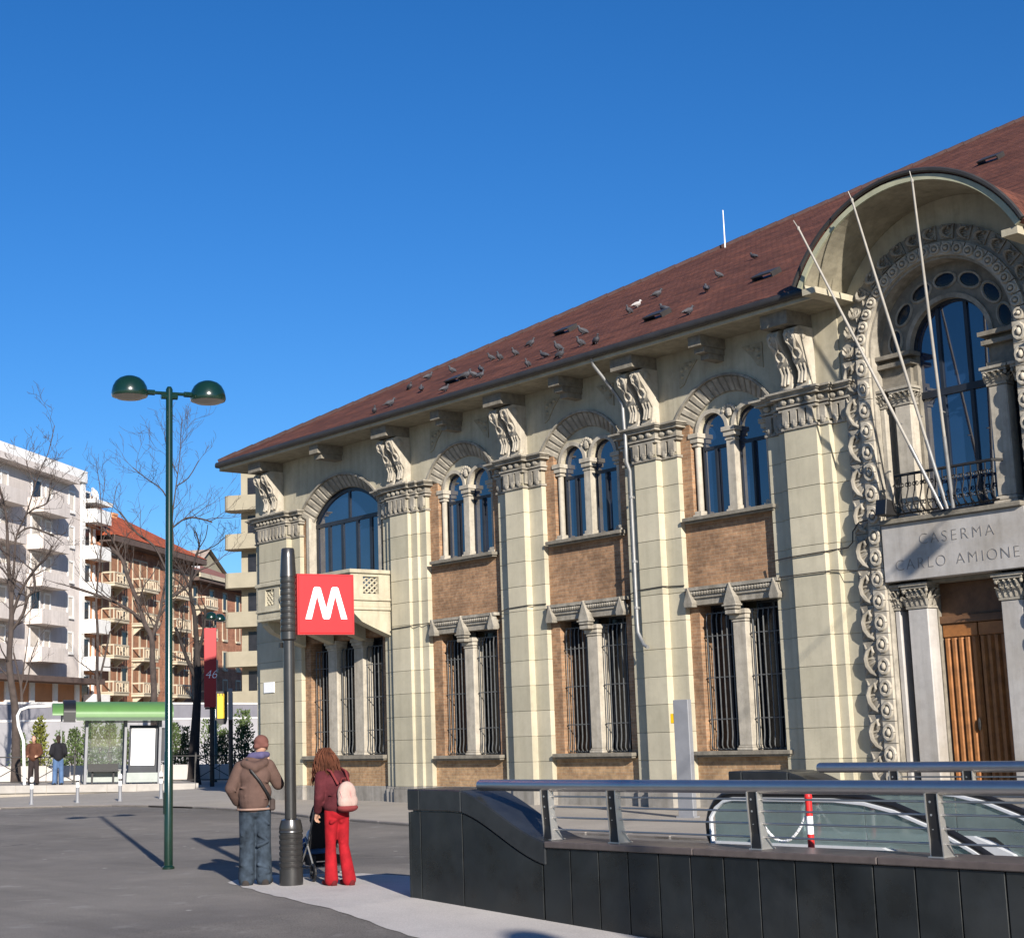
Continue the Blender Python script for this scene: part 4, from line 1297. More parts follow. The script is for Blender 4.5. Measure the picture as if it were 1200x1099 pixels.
# ------------------------------------------------------------------ metro pole with its M sign
mp = thing('metro_pole', (-16.28,-13.39,0), 'dark ribbed metal pole carrying the square red sign with a white M', 'metro sign')
px_, py_ = -16.28, -13.39
pr = [(.142,0),(.142,.20),(.132,.205),(.132,.215)]
for i in range(6):
    z = .22+i*.066
    pr += [(.138,z),(.143,z+.012),(.143,z+.045),(.134,z+.052),(.134,z+.062)]
pr += [(.146,.62),(.146,.64),(.139,.65),(.142,.68),(.118,.77),(.074,.785)]
MB().lathe(pr, 28, (px_,py_,0)).build('ribbed_base', pole_metal, mp, smooth=35)
MB().lathe([(.070,.78),(.070,3.0)], 24, (px_,py_,0)).box(px_-.005,px_+.02,py_-.075,py_-.066,1.0,1.28).build('shaft', pole_metal, mp, smooth=40)
MB().lathe([(.074,2.92),(.10,2.94),(.10,3.03)], 24, (px_,py_,0)).box(px_-.10,px_-.07,py_-.08,py_-.02,2.84,2.90).build('collar', pole_metal, mp, smooth=35)
pr = [(.092,3.03)]
for i in range(9):
    z = 3.04+i*.074
    pr += [(.098,z),(.101,z+.012),(.101,z+.052),(.093,z+.058),(.093,z+.070)]
pr += [(.101,3.71),(.096,3.80),(.088,3.95),(.080,4.05),(.07,4.065)]
MB().lathe(pr, 28, (px_,py_,0)).build('ribbed_head', pole_metal, mp, smooth=35)
sd = Vector((.2,.98,0)).normalized(); sn = Vector((sd.y,-sd.x,0))
sxf = Matrix(((sd.x, -sn.x, 0, px_), (sd.y, -sn.y, 0, py_), (0,0,1,0), (0,0,0,1)))   # x along the sign, -y towards its lit face
u0, u1, z0, z1 = .11, .845, 3.005, 3.735
sb = MB(sxf).box(u0, u1, -.06, .06, z0, z1).build('sign_box', red_sign, mp, bevel=.012)
MB(sxf).box(u0-.012, u1+.012, -.05, .05, z0-.012, z1+.012).build('sign_rim', M('sign_rim', (.38,.03,.03), .4, .05, 3, 40, 0), mp)
Ms = [(.12,.245),(.275,.775),(.30,.795),(.375,.795),(.40,.775),(.50,.43),(.60,.775),(.625,.795),(.70,.795),(.725,.775),(.88,.245),(.77,.245),(.665,.64),(.565,.265),(.545,.245),(.455,.245),(.435,.265),(.335,.64),(.23,.245)]
for sgn in (-1, 1):
    pts = [(u0+(u1-u0)*u, z0+(z1-z0)*v) for u, v in Ms]
    a, b = (-.066,-.0585) if sgn < 0 else (.0585,.066)
    MB(sxf).prism(pts, a, b, 'y').build('letter', white_sign, sb)

# ------------------------------------------------------------------ street lamps
def street_lamp(x, y, arm, label, h=6.86, group='green twin-headed street lamps'):
    L_ = thing('street_lamp', (x,y,0), label, 'street lamp', group)
    MB().lathe([(.085,0),(.085,.03),(.062,.05),(.062,1.6),(.054,1.62),(.050,h-.02),(.03,h+.02)], 16, (x,y,0)).build('pole', green_paint, L_, smooth=40)
    MB().box(x-.03,x+.03,y-.068,y-.055,.75,1.05).build('hatch', green_paint, L_)
    a = Vector((arm[0],arm[1],0)); d = a.normalized()
    MB().tube([Vector((x,y,h-.08))-a*.6, Vector((x,y,h-.08))+a*.6], .026, 8).tube([Vector((x,y,h-.13))-d*.12, Vector((x,y,h-.13))+d*.12], .04, 8).build('arm', green_paint, L_, smooth=40)
    for s in (-1, 1):
        c = Vector((x,y,h-.13))+a*s
        pr = [(.252,-.03),(.262,0),(.258,.05),(.242,.12),(.205,.19),(.15,.24),(.08,.27),(.012,.28)]
        hd = MB().lathe(pr, 24, c).build('lamp_head', green_paint, L_, smooth=50)
        MB().lathe([(.235,-.028),(.18,-.060),(.08,-.075),(.01,-.078)], 20, c).build('diffuser', lamp_glass, hd, smooth=50)
        MB().tube([c-d*s*.36+Vector((0,0,.05)), c-d*s*.22+Vector((0,0,.05))], .042, 8).build('joint', green_paint, L_, smooth=40)
street_lamp(-20.0,-13.03,(.15,.555), 'tall dark green street lamp with two dome heads, standing on the asphalt in front')
street_lamp(-57.4,9.2,(.35,-.40), 'distant dark green street lamp whose dome heads rise over the red banner')
street_lamp(5.65,-21.65,(-.30,.53), 'dark green twin-headed street lamp beside the camera, its head shadow falling below the parapet')
# unseen plate on a wire, added and shaped to cast the inscription shadow
mast = top(MB().lathe([(.12,0),(.10,4),(.07,9.3)], 12, (8.1,-21.25,0)), 'added_wire_mast', galv, (8.1,-21.25,0), 'tall galvanised mast added out of view to hold the plate wire', 'mast', smooth=40)
hl = thing('added_wire_plate', (-5.97,-4.32,8.8), 'flat grey plate hung on a wire, added out of view to shadow the inscription', 'plate')
ww_ = Vector((-.64,.768,0)); qq_ = Vector((-.42,-.175,.89)).normalized(); nn_ = ww_.cross(qq_).normalized()
c0 = Vector((-5.97,-4.32,8.96))
MB().tube([c0+qq_*.2+ww_*7.0, c0+qq_*.17, c0+qq_*.2-ww_*22], .014, 5).build('wire', gutter_m, hl)
hx = Matrix(((ww_.x, nn_.x, qq_.x, c0.x), (ww_.y, nn_.y, qq_.y, c0.y), (ww_.z, nn_.z, qq_.z, c0.z), (0,0,0,1)))
MB(hx).box(-.33,.33,-.035,.035,-.16,.16).box(-.2,-.17,-.02,.02,.16,.2).box(.17,.2,-.02,.02,.16,.2).build('housing', grey_metal, hl, bevel=.01)

# ------------------------------------------------------------------ people
def organic(mb, name, mat, parent, voxel=.014, smooth=5):
    o = mb.build(name, mat, parent)
    r = o.modifiers.new('remesh', 'REMESH'); r.mode = 'VOXEL'; r.voxel_size = voxel; r.use_smooth_shade = True
    s_ = o.modifiers.new('smooth', 'SMOOTH'); s_.iterations = smooth; s_.factor = .5
    QUEUE.append(o)
    return o
def flush():
    dg = bpy.context.evaluated_depsgraph_get()
    done = [(o, bpy.data.meshes.new_from_object(o.evaluated_get(dg), depsgraph=dg)) for o in QUEUE]
    for o, me in done:
        old = o.data; mt = old.materials[0] if old.materials else None
        o.modifiers.clear(); o.data = me
        if mt and not me.materials: me.materials.append(mt)
        me.polygons.foreach_set('use_smooth', [True]*len(me.polygons))
    QUEUE.clear()
    for o in TEXTS:
        me = bpy.data.meshes.new_from_object(o.evaluated_get(dg), depsgraph=dg)
        n = bpy.data.objects.new('x', me); COL.objects.link(n)
        n.parent = o.parent; n.matrix_parent_inverse = o.matrix_parent_inverse; n.matrix_basis = o.matrix_basis
        nm = o.name; bpy.data.objects.remove(o); n.name = nm
    TEXTS.clear()
skin = M('skin', (.45,.26,.18), .55, .08, 8, 60, 0)
def cloth(name, col, var=.2, bmp=.35): return M(name, col, .9, var, 7, 35, bmp, spec=.2)

def frame_at(x, y, f, z=0):
    f = Vector((f[0], f[1], 0)).normalized(); r = Vector((f.y, -f.x, 0))
    return Matrix(((r.x, f.x, 0, x), (r.y, f.y, 0, y), (0,0,1,z), (0,0,0,1)))

def head(mb, c, yaw, s=1.0):
    """skull, jaw, nose, ears; face towards yaw (radians from +y, positive to the left)"""
    R = Matrix.Rotation(yaw, 3, 'Z'); c = Vector(c)
    T = lambda x, y, z: c + R @ Vector((x*s, y*s, z*s))
    mb.ell(T(0,0,.02), (.078*s,.098*s,.105*s), 14, 10, rot=R)
    mb.ell(T(0,.035,-.055), (.058*s,.065*s,.065*s), 12, 8, rot=R)
    mb.cap(T(0,.095,.01), T(0,.115,-.025), .012*s, .016*s, 8, 3)
    for k in (-1, 1):
        mb.ell(T(k*.08,-.005,-.01), (.012*s,.022*s,.034*s), 8, 6, rot=R)
        mb.ell(T(k*.032,.088,.018), (.016*s,.012*s,.010*s), 8, 5, rot=R)
    mb.ell(T(0,.098,-.065), (.026*s,.012*s,.010*s), 8, 5, rot=R)

def hand(mb, w, d, side, s=1.0):
    """palm and five curled fingers; w wrist, d pointing direction, side = direction of the thumb"""
    w, d, side = Vector(w), Vector(d).normalized(), Vector(side).normalized()
    nrm = d.cross(side).normalized()
    mb.cap(w, w+d*.035*s, .024*s, .028*s, 8, 3)
    for k in range(-1, 2):
        mb.cap(w+d*.02*s+side*k*.02*s, w+d*.085*s+side*k*.024*s, .018*s, .016*s, 8, 3)
    for i, (o, l) in enumerate(((.034,.072),(.012,.080),(-.011,.075),(-.033,.060))):
        a = w+d*.088*s+side*o*s
        b = a+(d*.75+nrm*.5).normalized()*l*.5*s
        c = b+(d*.2+nrm).normalized()*l*.5*s
        mb.cap(a, b, .0105*s, .0095*s, 7, 3).cap(b, c, .0095*s, .008*s, 7, 3)
    a = w+d*.03*s+side*.03*s
    b = a+(side*.7+d*.6+nrm*.3).normalized()*.04*s
    mb.cap(a, b, .013*s, .011*s, 7, 3).cap(b, b+(d*.8+nrm*.6).normalized()*.032*s, .011*s, .009*s, 7, 3)

# man with his back to the camera
MX = frame_at(-16.72,-13.62,(-.855,.518))
man = thing('person', (-16.72,-13.62,0), 'man seen from behind in brown hooded jacket and blue jeans beside the metro pole', 'person')
b = MB(MX)
head(b, (.075,.04,1.645), .25)
b.cap((.04,.0,1.42), (.07,.03,1.58), .06, .055, 12)
b.cap((0,0,1.35), (0,0,1.0), .12, .13, 14)
for s, kn, an in ((-1,(-.095,.02,.48),(-.10,0,.09)),(1,(.105,.02,.48),(.12,.02,.09))):
    b.cap((s*.085,0,.92), kn, .08, .055, 12).cap(kn, an, .05, .04, 12).cap(an, (an[0]+s*.02,.12,.05), .035, .03, 8)
b.cap((-.18,0,1.40), (-.28,-.02,1.16), .05, .042, 10).cap((-.28,-.02,1.16), (-.21,.12,.99), .04, .032, 10)
b.cap((.17,0,1.41), (.29,.06,1.19), .05, .042, 10).cap((.29,.06,1.19), (.17,.25,1.46), .04, .03, 10)
hand(b, (-.205,.13,.98), (.3,.5,-.8), (.8,.3,0)); hand(b, (.165,.26,1.47), (-.3,.25,.9), (-.5,.6,-.3))
organic(b, 'body', skin, man, .011, 3)
jk = MB(MX)
jk.cap((-.01,0,1.35), (-.01,-.01,1.00), .165, .185, 20)
jk.ell((0,-.02,1.10), (.205,.15,.17), 20, 12); jk.ell((0,-.035,1.30), (.20,.14,.17), 20, 12)
jk.cap((-.13,0,1.405), (.15,0,1.415), .085, .085, 14)
jk.cap((-.175,0,1.40), (-.285,-.03,1.16), .085, .078, 14).cap((-.285,-.03,1.16), (-.215,.10,1.0), .078, .062, 14)
jk.cap((.165,0,1.41), (.285,.05,1.19), .085, .075, 14).cap((.285,.05,1.19), (.175,.24,1.44), .072, .055, 14)
# hood lying on the shoulders and creases
jk.cap((-.12,-.09,1.455), (0,-.15,1.40), .05, .065, 12).cap((0,-.15,1.40), (.12,-.08,1.455), .065, .05, 12).cap((-.10,-.02,1.47), (.11,-.02,1.48), .06, .055, 12)
for (p, q, r) in (((-.17,-.13,1.17),(.05,-.17,1.12),.016),((-.12,-.15,1.06),(.14,-.15,1.03),.016),((.02,-.165,1.26),(.16,-.12,1.22),.014),((-.30,-.08,1.20),(-.22,-.10,1.12),.014)):
    jk.cap(p, q, r, r*.7, 8, 3)
organic(jk, 'jacket', cloth('brown_jacket', (.095,.058,.047)), man, .011, 4)
MB(MX).tube([(.205*math.cos(k*PI/12)-.01, .17*math.sin(k*PI/12)-.01, .905) for k in range(25)], .013, 6).build('jacket_hem', cloth('pale_hem', (.26,.17,.135)), man, smooth=60)
tr = MB(MX)
tr.ell((0,-.01,.90), (.175,.135,.13), 18, 10)
for s in (-1, 1):
    tr.cap((s*.085,-.005,.88), (s*.098,.015+s*.02,.50), .11, .092, 16).cap((s*.098,.015+s*.02,.50), (s*.106,-.005,.07), .092, .098, 16)
    for (xa_, xb_, z0_, z1_, y_) in ((-.05,.06,.60,.52,-.072),(-.07,.05,.47,.51,-.075),(-.06,.06,.25,.20,-.08),(.06,-.05,.16,.12,-.085),(-.02,.07,.80,.72,-.085)):
        tr.cap((s*.1+xa_,y_,z0_), (s*.1+xb_,y_,z1_), .026, .016, 8, 3)
organic(tr, 'jeans', cloth('blue_jeans', (.030,.042,.058), .6), man, .011, 3)
for s, tx in ((-1,-.01),(1,.06)):
    sh = MB(MX).cap((s*.115,-.06,.045), (s*.115+tx,.15,.04), .05, .042, 12)
    sh.box(s*.115-.045,s*.115+.045,-.10,.10,.001,.02)
    organic(sh, 'shoe', cloth('dark_shoe', (.035,.03,.028)), man, .011, 3)
cp = MB(MX).ell((.08,.035,1.70), (.094,.112,.095), 16, 10).cap((.05,.13,1.685), (.03,.19,1.665), .05, .03, 10)
cp.cap((.02,-.03,1.655),(.14,-.03,1.665),.035,.035,10)
organic(cp, 'cap', cloth('brown_cap', (.13,.055,.045)), man, .011, 4)
sf = MB(MX).cap((-.04,.01,1.535), (.08,-.06,1.545), .048, .05, 12).cap((.08,-.06,1.545), (.15,.03,1.55), .05, .04, 12).cap((-.06,.04,1.51),(-.09,.03,1.50),.04,.035,10)
organic(sf, 'scarf', cloth('blue_scarf', (.085,.075,.15)), man, .011, 3)
MB(MX).tube([(-.10,-.10,1.50),(-.04,-.185,1.36),(.06,-.195,1.24),(.17,-.155,1.06),(.20,-.05,.98)], .017, 6).build('bag_strap', black_pl, man, smooth=60)
MB(MX).box(.175,.245,-.12,.06,.88,1.02).build('shoulder_bag', cloth('dark_bag', (.06,.045,.04)), man, bevel=.02)

# woman with the rucksack
WX = frame_at(-15.72,-13.10,(-.985,.05))
wom = thing('person', (-15.72,-13.10,0), 'long-haired woman in a maroon jacket and bright red trousers bending over a pushchair', 'person')
b = MB(WX)
head(b, (-.02,.25,1.475), .1)
b.cap((0,.10,1.30), (-.01,.20,1.41), .05, .048, 12)
b.cap((0,.07,1.25), (0,-.01,.95), .105, .12, 14)
LEG = (((-.07,0,.86),(-.07,.04,.47),(-.075,.03,.08)),((.07,0,.86),(.075,-.02,.46),(.08,-.12,.10)))
for hp_, kn, an in LEG:
    b.cap(hp_, kn, .075, .05, 12).cap(kn, an, .045, .035, 12).cap(an, (an[0],an[1]+.13,.05), .03, .028, 8)
ARM = (((-.165,.08,1.27),(-.215,.04,1.04),(-.165,.17,.86)),((.165,.10,1.27),(.20,.22,1.08),(.13,.42,.98)))
for a_, e_, h_ in ARM: b.cap(a_, e_, .045, .038, 10).cap(e_, h_, .036, .028, 10)
hand(b, (-.165,.18,.85), (.1,.5,-.8), (.7,.4,.1), .92); hand(b, (.13,.43,.98), (-.1,.9,-.2), (-.8,0,.3), .92)
organic(b, 'body', skin, wom, .011, 3)
jk = MB(WX)
jk.cap((0,.07,1.22), (0,-.02,.94), .14, .155, 18); jk.ell((0,.05,1.18), (.185,.135,.15), 18, 10); jk.ell((0,-.02,.93), (.185,.145,.10), 18, 10)
jk.cap((-.13,.09,1.28), (.13,.09,1.28), .075, .075, 14)
for a_, e_, h_ in ARM:
    h2 = Vector(e_)+(Vector(h_)-Vector(e_))*.88
    jk.cap(a_, e_, .075, .064, 14).cap(e_, h2, .064, .05, 14)
for (p, q) in (((-.15,-.09,1.06),(.08,-.14,1.02)),((-.17,.0,1.10),(-.16,.10,1.04)),((-.27,.02,1.10),(-.25,.08,1.05))): jk.cap(p, q, .014, .01, 8, 3)
organic(jk, 'jacket', cloth('maroon_jacket', (.075,.015,.019), .35), wom, .011, 4)
tr = MB(WX)
tr.ell((0,-.01,.87), (.152,.132,.13), 18, 10)
for hp_, kn, an in LEG:
    tr.cap(hp_, kn, .092, .063, 16).cap(kn, (an[0],an[1]-.01,.07), .063, .082, 16)
    tr.cap((kn[0]-.04,kn[1]-.035,.50), (kn[0]+.03,kn[1]-.04,.56), .024, .016, 8, 3).cap((hp_[0]-.05,hp_[1]-.07,.74), (hp_[0]+.05,hp_[1]-.07,.79), .026, .016, 8, 3)
organic(tr, 'trousers', cloth('red_trousers', (.26,.008,.013), .35), wom, .011, 3)
for hp_, kn, an in LEG:
    sh = MB(WX).cap((an[0],an[1]-.06,.045), (an[0],an[1]+.15,.035), .04, .035, 12).box(an[0]-.035,an[0]+.035,an[1]-.09,an[1]-.02,.001,.03)
    organic(sh, 'shoe', cloth('dark_red_shoe', (.11,.012,.014)), wom, .011, 3)
hr = MB(WX)
hr.ell((-.02,.225,1.515), (.096,.114,.100), 16, 10)
for i in range(9):
    t = -1.7+3.4*i/8
    x, y = .085*math.sin(t)-.02, .205-.09*math.cos(t)
    hr.cap((x,y,1.52), (x*1.1,y-.01,1.36), .035, .04, 8, 3)
organic(hr, 'hair', cloth('auburn_hair', (.045,.016,.009), .5, .6), wom, .011, 2)
hs_ = MB(WX); rh = random.Random(4)
for i in range(150):
    t = rh.uniform(-2.3, 2.3)
    k = rh.uniform(.85, 1.18)
    x, y = .098*k*math.sin(t)-.02, .215-.112*k*math.cos(t)
    z0 = rh.uniform(1.50, 1.61); zl = rh.uniform(1.14, 1.32)
    pts = []
    for j in range(6):
        u = j/5
        sp = 1+.55*u
        pts.append((x*sp*(.35+.65*min(1,u*3+.3)) + .012*math.sin(u*9+i), (y-.215)*sp*(.35+.65*min(1,u*3+.3))+.215-.05*u + .012*math.cos(u*8+i*2), z0+(zl-z0)*u))
    hs_.tube(pts, [.006,.011,.012,.011,.008,.003], 4)
hs_.build('hair_strands', cloth('auburn_strand', (.085,.030,.016), .5, .3), wom, smooth=60)
# rucksack: rests on her back, a thing of its own
rk = thing('rucksack', (-15.55,-13.12,.86), 'small pale pink rucksack with a maroon base on the back of the woman', 'rucksack')
r = MB(WX)
r.ell((.02,-.20,1.06), (.125,.085,.155), 16, 10).ell((.02,-.22,.98), (.135,.09,.11), 16, 10)
organic(r, 'bag', cloth('pink_canvas', (.40,.285,.245)), rk, .011, 3)
organic(MB(WX).ell((.02,-.215,.905), (.138,.095,.055), 16, 8), 'bag_base', cloth('maroon_base', (.16,.03,.03)), rk, .011, 3)
organic(MB(WX).ell((.02,-.265,1.03), (.012,.05,.10), 8, 6).cap((-.09,-.24,1.10),(-.07,-.27,.97),.012,.012,8,3), 'bag_seam', cloth('pale_seam', (.50,.28,.25)), rk, .011, 1)
MB(WX).tube([(-.03,-.14,1.20),(-.02,-.16,1.25),(.03,-.16,1.25),(.05,-.14,1.20)], .01, 6).build('carry_loop', cloth('maroon_base', (.16,.03,.03)), rk, smooth=60)
for s in (-1, 1):
    MB(WX).tube([(s*.08+.02,-.14,1.18),(s*.10,-.05,1.33),(s*.11,.09,1.37),(s*.12,.16,1.27),(s*.13,.10,1.08),(s*.12,-.08,.93)], .015, 6).build('shoulder_strap', cloth('maroon_base', (.16,.03,.03)), rk, smooth=60)

# pushchair
SX = frame_at(-16.62,-12.72,(-.96,.28))
sr = thing('pushchair', (-16.62,-12.72,0), 'folding pushchair with a black seat and blue and white bundle in front of the woman', 'pushchair')
fm = MB(SX)
for s in (-1, 1):
    fm.tube([(s*.21,-.48,.98),(s*.21,-.40,.90),(s*.20,-.05,.42),(s*.19,.34,.12)], .012, 7)
    fm.tube([(s*.20,.05,.52),(s*.19,-.34,.09)], .011, 7)
    fm.tube([(s*.20,.0,.46),(s*.20,.30,.40)], .010, 7)
fm.tube([(-.19,.34,.12),(.19,.34,.12)], .010, 6).tube([(-.19,-.34,.10),(.19,-.34,.10)], .010, 6).tube([(-.21,-.48,.98),(.21,-.48,.98)], .015, 7)
fm.build('frame', galv, sr, smooth=50)
wh = MB().tube([(.095*math.cos(k*PI/9),.095*math.sin(k*PI/9),0) for k in range(19)], .018, 6).lathe([(.022,-.02),(.022,.02)], 8)
for k in range(5): wh.tube([(0,0,0),(.09*math.cos(k*1.257),.09*math.sin(k*1.257),0)], .008, 4)
wme = wh.mesh('wheel', black_pl)
for s in (-1, 1):
    for yy in (.34, -.34):
        c = SX @ Vector((s*.22, yy, .113))
        o = piece('wheel', wme, sr, c); o.rotation_euler = (SX.to_3x3() @ Matrix.Rotation(PI/2, 3, 'Y')).to_euler()
st_ = MB(SX)
st_.add([(-.18,-.28,.82),(.18,-.28,.82),(.18,-.02,.40),(-.18,-.02,.40),(-.18,.30,.44),(.18,.30,.44),(-.18,.42,.20),(.18,.42,.20)], [(0,1,2,3),(3,2,5,4),(4,5,7,6)])
so = st_.build('seat', cloth('black_fabric', (.014,.014,.016)), sr)
md = so.modifiers.new('solid', 'SOLIDIFY'); md.thickness = .03
ho = MB(SX)
for i in range(7):
    t = -.2+1.5*i/6
    ho.tube([(-.19,-.18-.34*math.sin(t)*0,.70)]+[(.19*math.cos(PI-PI*k/8), -.20+.28*math.cos(t+.4)*math.sin(PI*k/8), .70+.30*math.sin(t+.4)*math.sin(PI*k/8)) for k in range(9)], .012, 5)
n0 = len(ho.v)
vs = [(.19*math.cos(PI-PI*k/8), -.20+.28*math.cos(.2+1.5*i/6)*math.sin(PI*k/8), .70+.30*math.sin(.2+1.5*i/6)*math.sin(PI*k/8)) for i in range(7) for k in range(9)]
ho.add(vs, [(i*9+k, i*9+k+1, i*9+k+10, i*9+k+9) for i in range(6) for k in range(8)])
ho.build('hood', cloth('black_fabric', (.014,.014,.016)), sr)
organic(MB(SX).cap((-.08,.10,.53),(.10,.14,.53),.09,.09,12).cap((0,.05,.62),(0,.12,.52),.08,.08,12), 'white_bundle', cloth('white_cotton', (.72,.72,.74)), sr, .012, 3)
organic(MB(SX).cap((-.14,.2,.44),(.14,.22,.44),.07,.07,12).cap((-.1,.34,.34),(.12,.34,.34),.06,.06,12), 'blue_blanket', cloth('blue_cotton', (.04,.12,.33)), sr, .012, 3)
MB(SX).box(-.16,.16,-.25,.20,.17,.19).box(-.16,-.15,-.25,.20,.19,.30).box(.15,.16,-.25,.20,.19,.30).build('basket', cloth('black_fabric', (.014,.014,.016)), sr)

# ------------------------------------------------------------------ tram platform and what stands on it
PA = math.radians(67)
PO = Vector((-53.5, -1.55, 0))
PM_ = Matrix.Translation(PO) @ Matrix.Rotation(PA, 4, 'Z') @ Matrix.Rotation(.030, 4, 'Y')   # the street falls 3 % towards the corner
def W(x, y, z=0): return PM_ @ Vector((x, y, z))
def local_thing(name, M4, label, cat, group=None):
    o = bpy.data.objects.new(name, None); COL.objects.link(o); o.matrix_world = M4
    ORG[o.name] = Vector((0,0,0))
    return tag(o, label, cat, group)
ZP = .42
pf = MB(PM_).box(-14, 6.7, .05, 9.0, -.2, ZP)
tag(pf.build('tram_platform', paving), kind='structure')
ke = MB(PM_)
for i in range(20):
    ke.box(-14+i*1.035, -14+(i+1)*1.035-.015, -.04, .30, .17, ZP+.012)
ke.box(6.71, 6.80, .0, 9, .17, ZP+.012)
tag(ke.build('platform_kerb', M('platform_kerb_stone', (.33,.31,.285), .85, .12, 3, 50, .15)), kind='structure')
# low wall behind
lw = local_thing('planter_wall', PM_ @ Matrix.Translation((0,5.2,ZP)), 'low cream planter wall running behind the tram stop', 'wall')
for i in range(13):
    MB().box(-16+i*2.2, -16+(i+1)*2.2-.02, 0, .35, 0, .62).build('wall_block', concrete, lw, bevel=.01)
# shelter
sh = local_thing('bus_shelter', PM_ @ Matrix.Translation((0,0,ZP)), 'glass tram shelter with a curved bright green roof and a blank white poster panel', 'shelter')
for x in (2.85, 4.22, 5.45):
    MB().box(x-.045,x+.045,.66,.75,0,2.45).build('post', grey_metal, sh)
    MB().box(x-.035,x+.035,1.7,1.77,0,2.6).build('post', grey_metal, sh)
ca = []
for i in range(13):
    t = PI*.5*i/12
    ca.append((.10+1.1*(1-math.cos(t)), 2.50+.46*math.sin(t)))
prof_ = [(.10, 2.38)] + ca + [(1.9, 2.92), (1.9, 2.86)] + [(y+.05, z-.06) for y, z in reversed(ca)]
MB().prism(prof_, 2.42, 5.85, 'x').build('roof', green_roof, sh, smooth=30)
MB().box(2.44, 5.83, .08, .14, 2.26, 2.378).build('gutter_strip', green_edge, sh)
fin = [(.05, 2.20)] + [(y-.05, z+.05) for y, z in ca] + [(1.95, 3.04), (1.95, 2.55), (1.0, 2.45)]
MB().prism(fin, 2.0, 2.415, 'x').build('roof_end', black_pl, sh)
tip = [(.35, 2.46)] + [(y+.25, z-.05) for y, z in ca] + [(1.7, 2.85)]
MB().prism(tip, 1.62, 1.995, 'x').build('roof_tip', green_roof, sh)
MB().box(1.93,1.995,.9,.98,0,2.5).build('post', grey_metal, sh)
for a, b in ((2.9,4.17),(4.27,5.40)):
    if a < 3: MB().box(a,b,1.72,1.74,.55,2.35).build('glass_panel', shelter_glass, sh)
    MB().box(a,b,.70,.73,2.20,2.25).box(a,b,1.71,1.76,2.36,2.42).box(a,b,1.71,1.76,.46,.52).build('rail', grey_metal, sh)
for q in ((2.95,4.15,1.72,1.745,.06,.46),(4.3,5.4,.70,.73,.06,.40)): MB().box(*q).build('lower_panel', M('grey_green_panel', (.30,.33,.31), .5, .1, 3, 30, 0), sh)
be = MB().box(2.97,4.05,1.2,1.6,.44,.50).box(2.97,4.05,1.56,1.61,.50,.72).box(3.1,3.16,1.35,1.41,0,.44).box(3.85,3.91,1.35,1.41,0,.44)
be.build('bench', black_pl, sh)
po = MB().box(4.36,5.36,.78,.92,.40,2.10).box(4.42,4.5,.8,.9,0,.4).box(5.22,5.3,.8,.9,0,.4).build('poster_case', frame_dark, sh)
MB().box(4.43,5.27,.755,.779,.66,1.98).build('poster_sheet', white_sign, po)
MB().box(5.5,5.75,.85,.9,.8,2.0).build('timetable_panel', frame_dark, sh)
# curved white tube frame at the left of the shelter
wf = top(MB().tube([(-52.9,.0,3.15),(-53.45,-.62,3.14),(-53.63,-.83,3.05),(-53.72,-.90,2.85),(-53.72,-.86,2.5),(-53.62,-.70,1.95),(-53.58,-.66,ZP)], .055, 8), 'tube_frame', white_paint, (-53.6,-.7,ZP), 'bent white tube frame at the left end of the green shelter', 'frame', smooth=60)
# bollards
for i, ((x, y), lab) in enumerate(zip(((-45.37,-3.97),(-44.5,-2.91),(-43.79,-1.88),(-43.79,-.52)),
        ('grey bollard with a white cap, in line with the two people waiting on the platform', 'grey bollard with a white cap, below the left post of the green shelter',
         'grey bollard with a white cap, below the middle post of the green shelter', 'grey bollard with a white cap, half hidden by the tall green lamp post'))):
    t = thing('bollard', (x,y,.035), lab, 'bollard', 'grey bollards with white caps along the pale lane')
    MB().lathe([(.075,0),(.06,.04),(.052,.06),(.050,.46)], 12, (x,y,.035)).build('post', grey_metal, t, smooth=40)
    MB().lathe([(.055,.46),(.055,.60),(.04,.61)], 12, (x,y,.035)).lathe([(.052,.66),(.062,.70),(.06,.76),(.035,.81),(.005,.82)], 12, (x,y,.035)).build('white_cap', white_paint, t, smooth=50)
    MB().lathe([(.045,.60),(.045,.665)], 10, (x,y,.035)).build('neck', black_pl, t)
# fence of crossed bars
fe = local_thing('railing_fence', PM_ @ Matrix.Translation((0,1.6,ZP)), 'low dark iron fence with crossed bars along the back of the tram stop', 'fence')
fpost = MB().box(-.03,.03,-.03,.03,-.35,1.05).ell((0,0,1.07),(.045,.045,.045),8,6).mesh('fence_post', iron_black)
fx = MB().tube([(.03,0,.12),(1.42,0,.92)], .016, 5).tube([(.03,.02,.92),(1.42,.02,.12)], .016, 5).mesh('crossed_bars', iron_black)
for i in range(18):
    x = -12+i*1.45
    if 2.7 < x < 5.7: continue
    piece('fence_post', fpost, fe, (x,0,0))
    if not (1.3 < x < 5.7): piece('crossed_bars', fx, fe, (x,0,0))
for a, b in ((-12,2.6),(5.8,12.65)):
    MB().tube([(a,0,.98),(b,0,.98)], .022, 6).tube([(a,0,.10),(b,0,.10)], .018, 6).build('fence_rail', iron_black, fe)
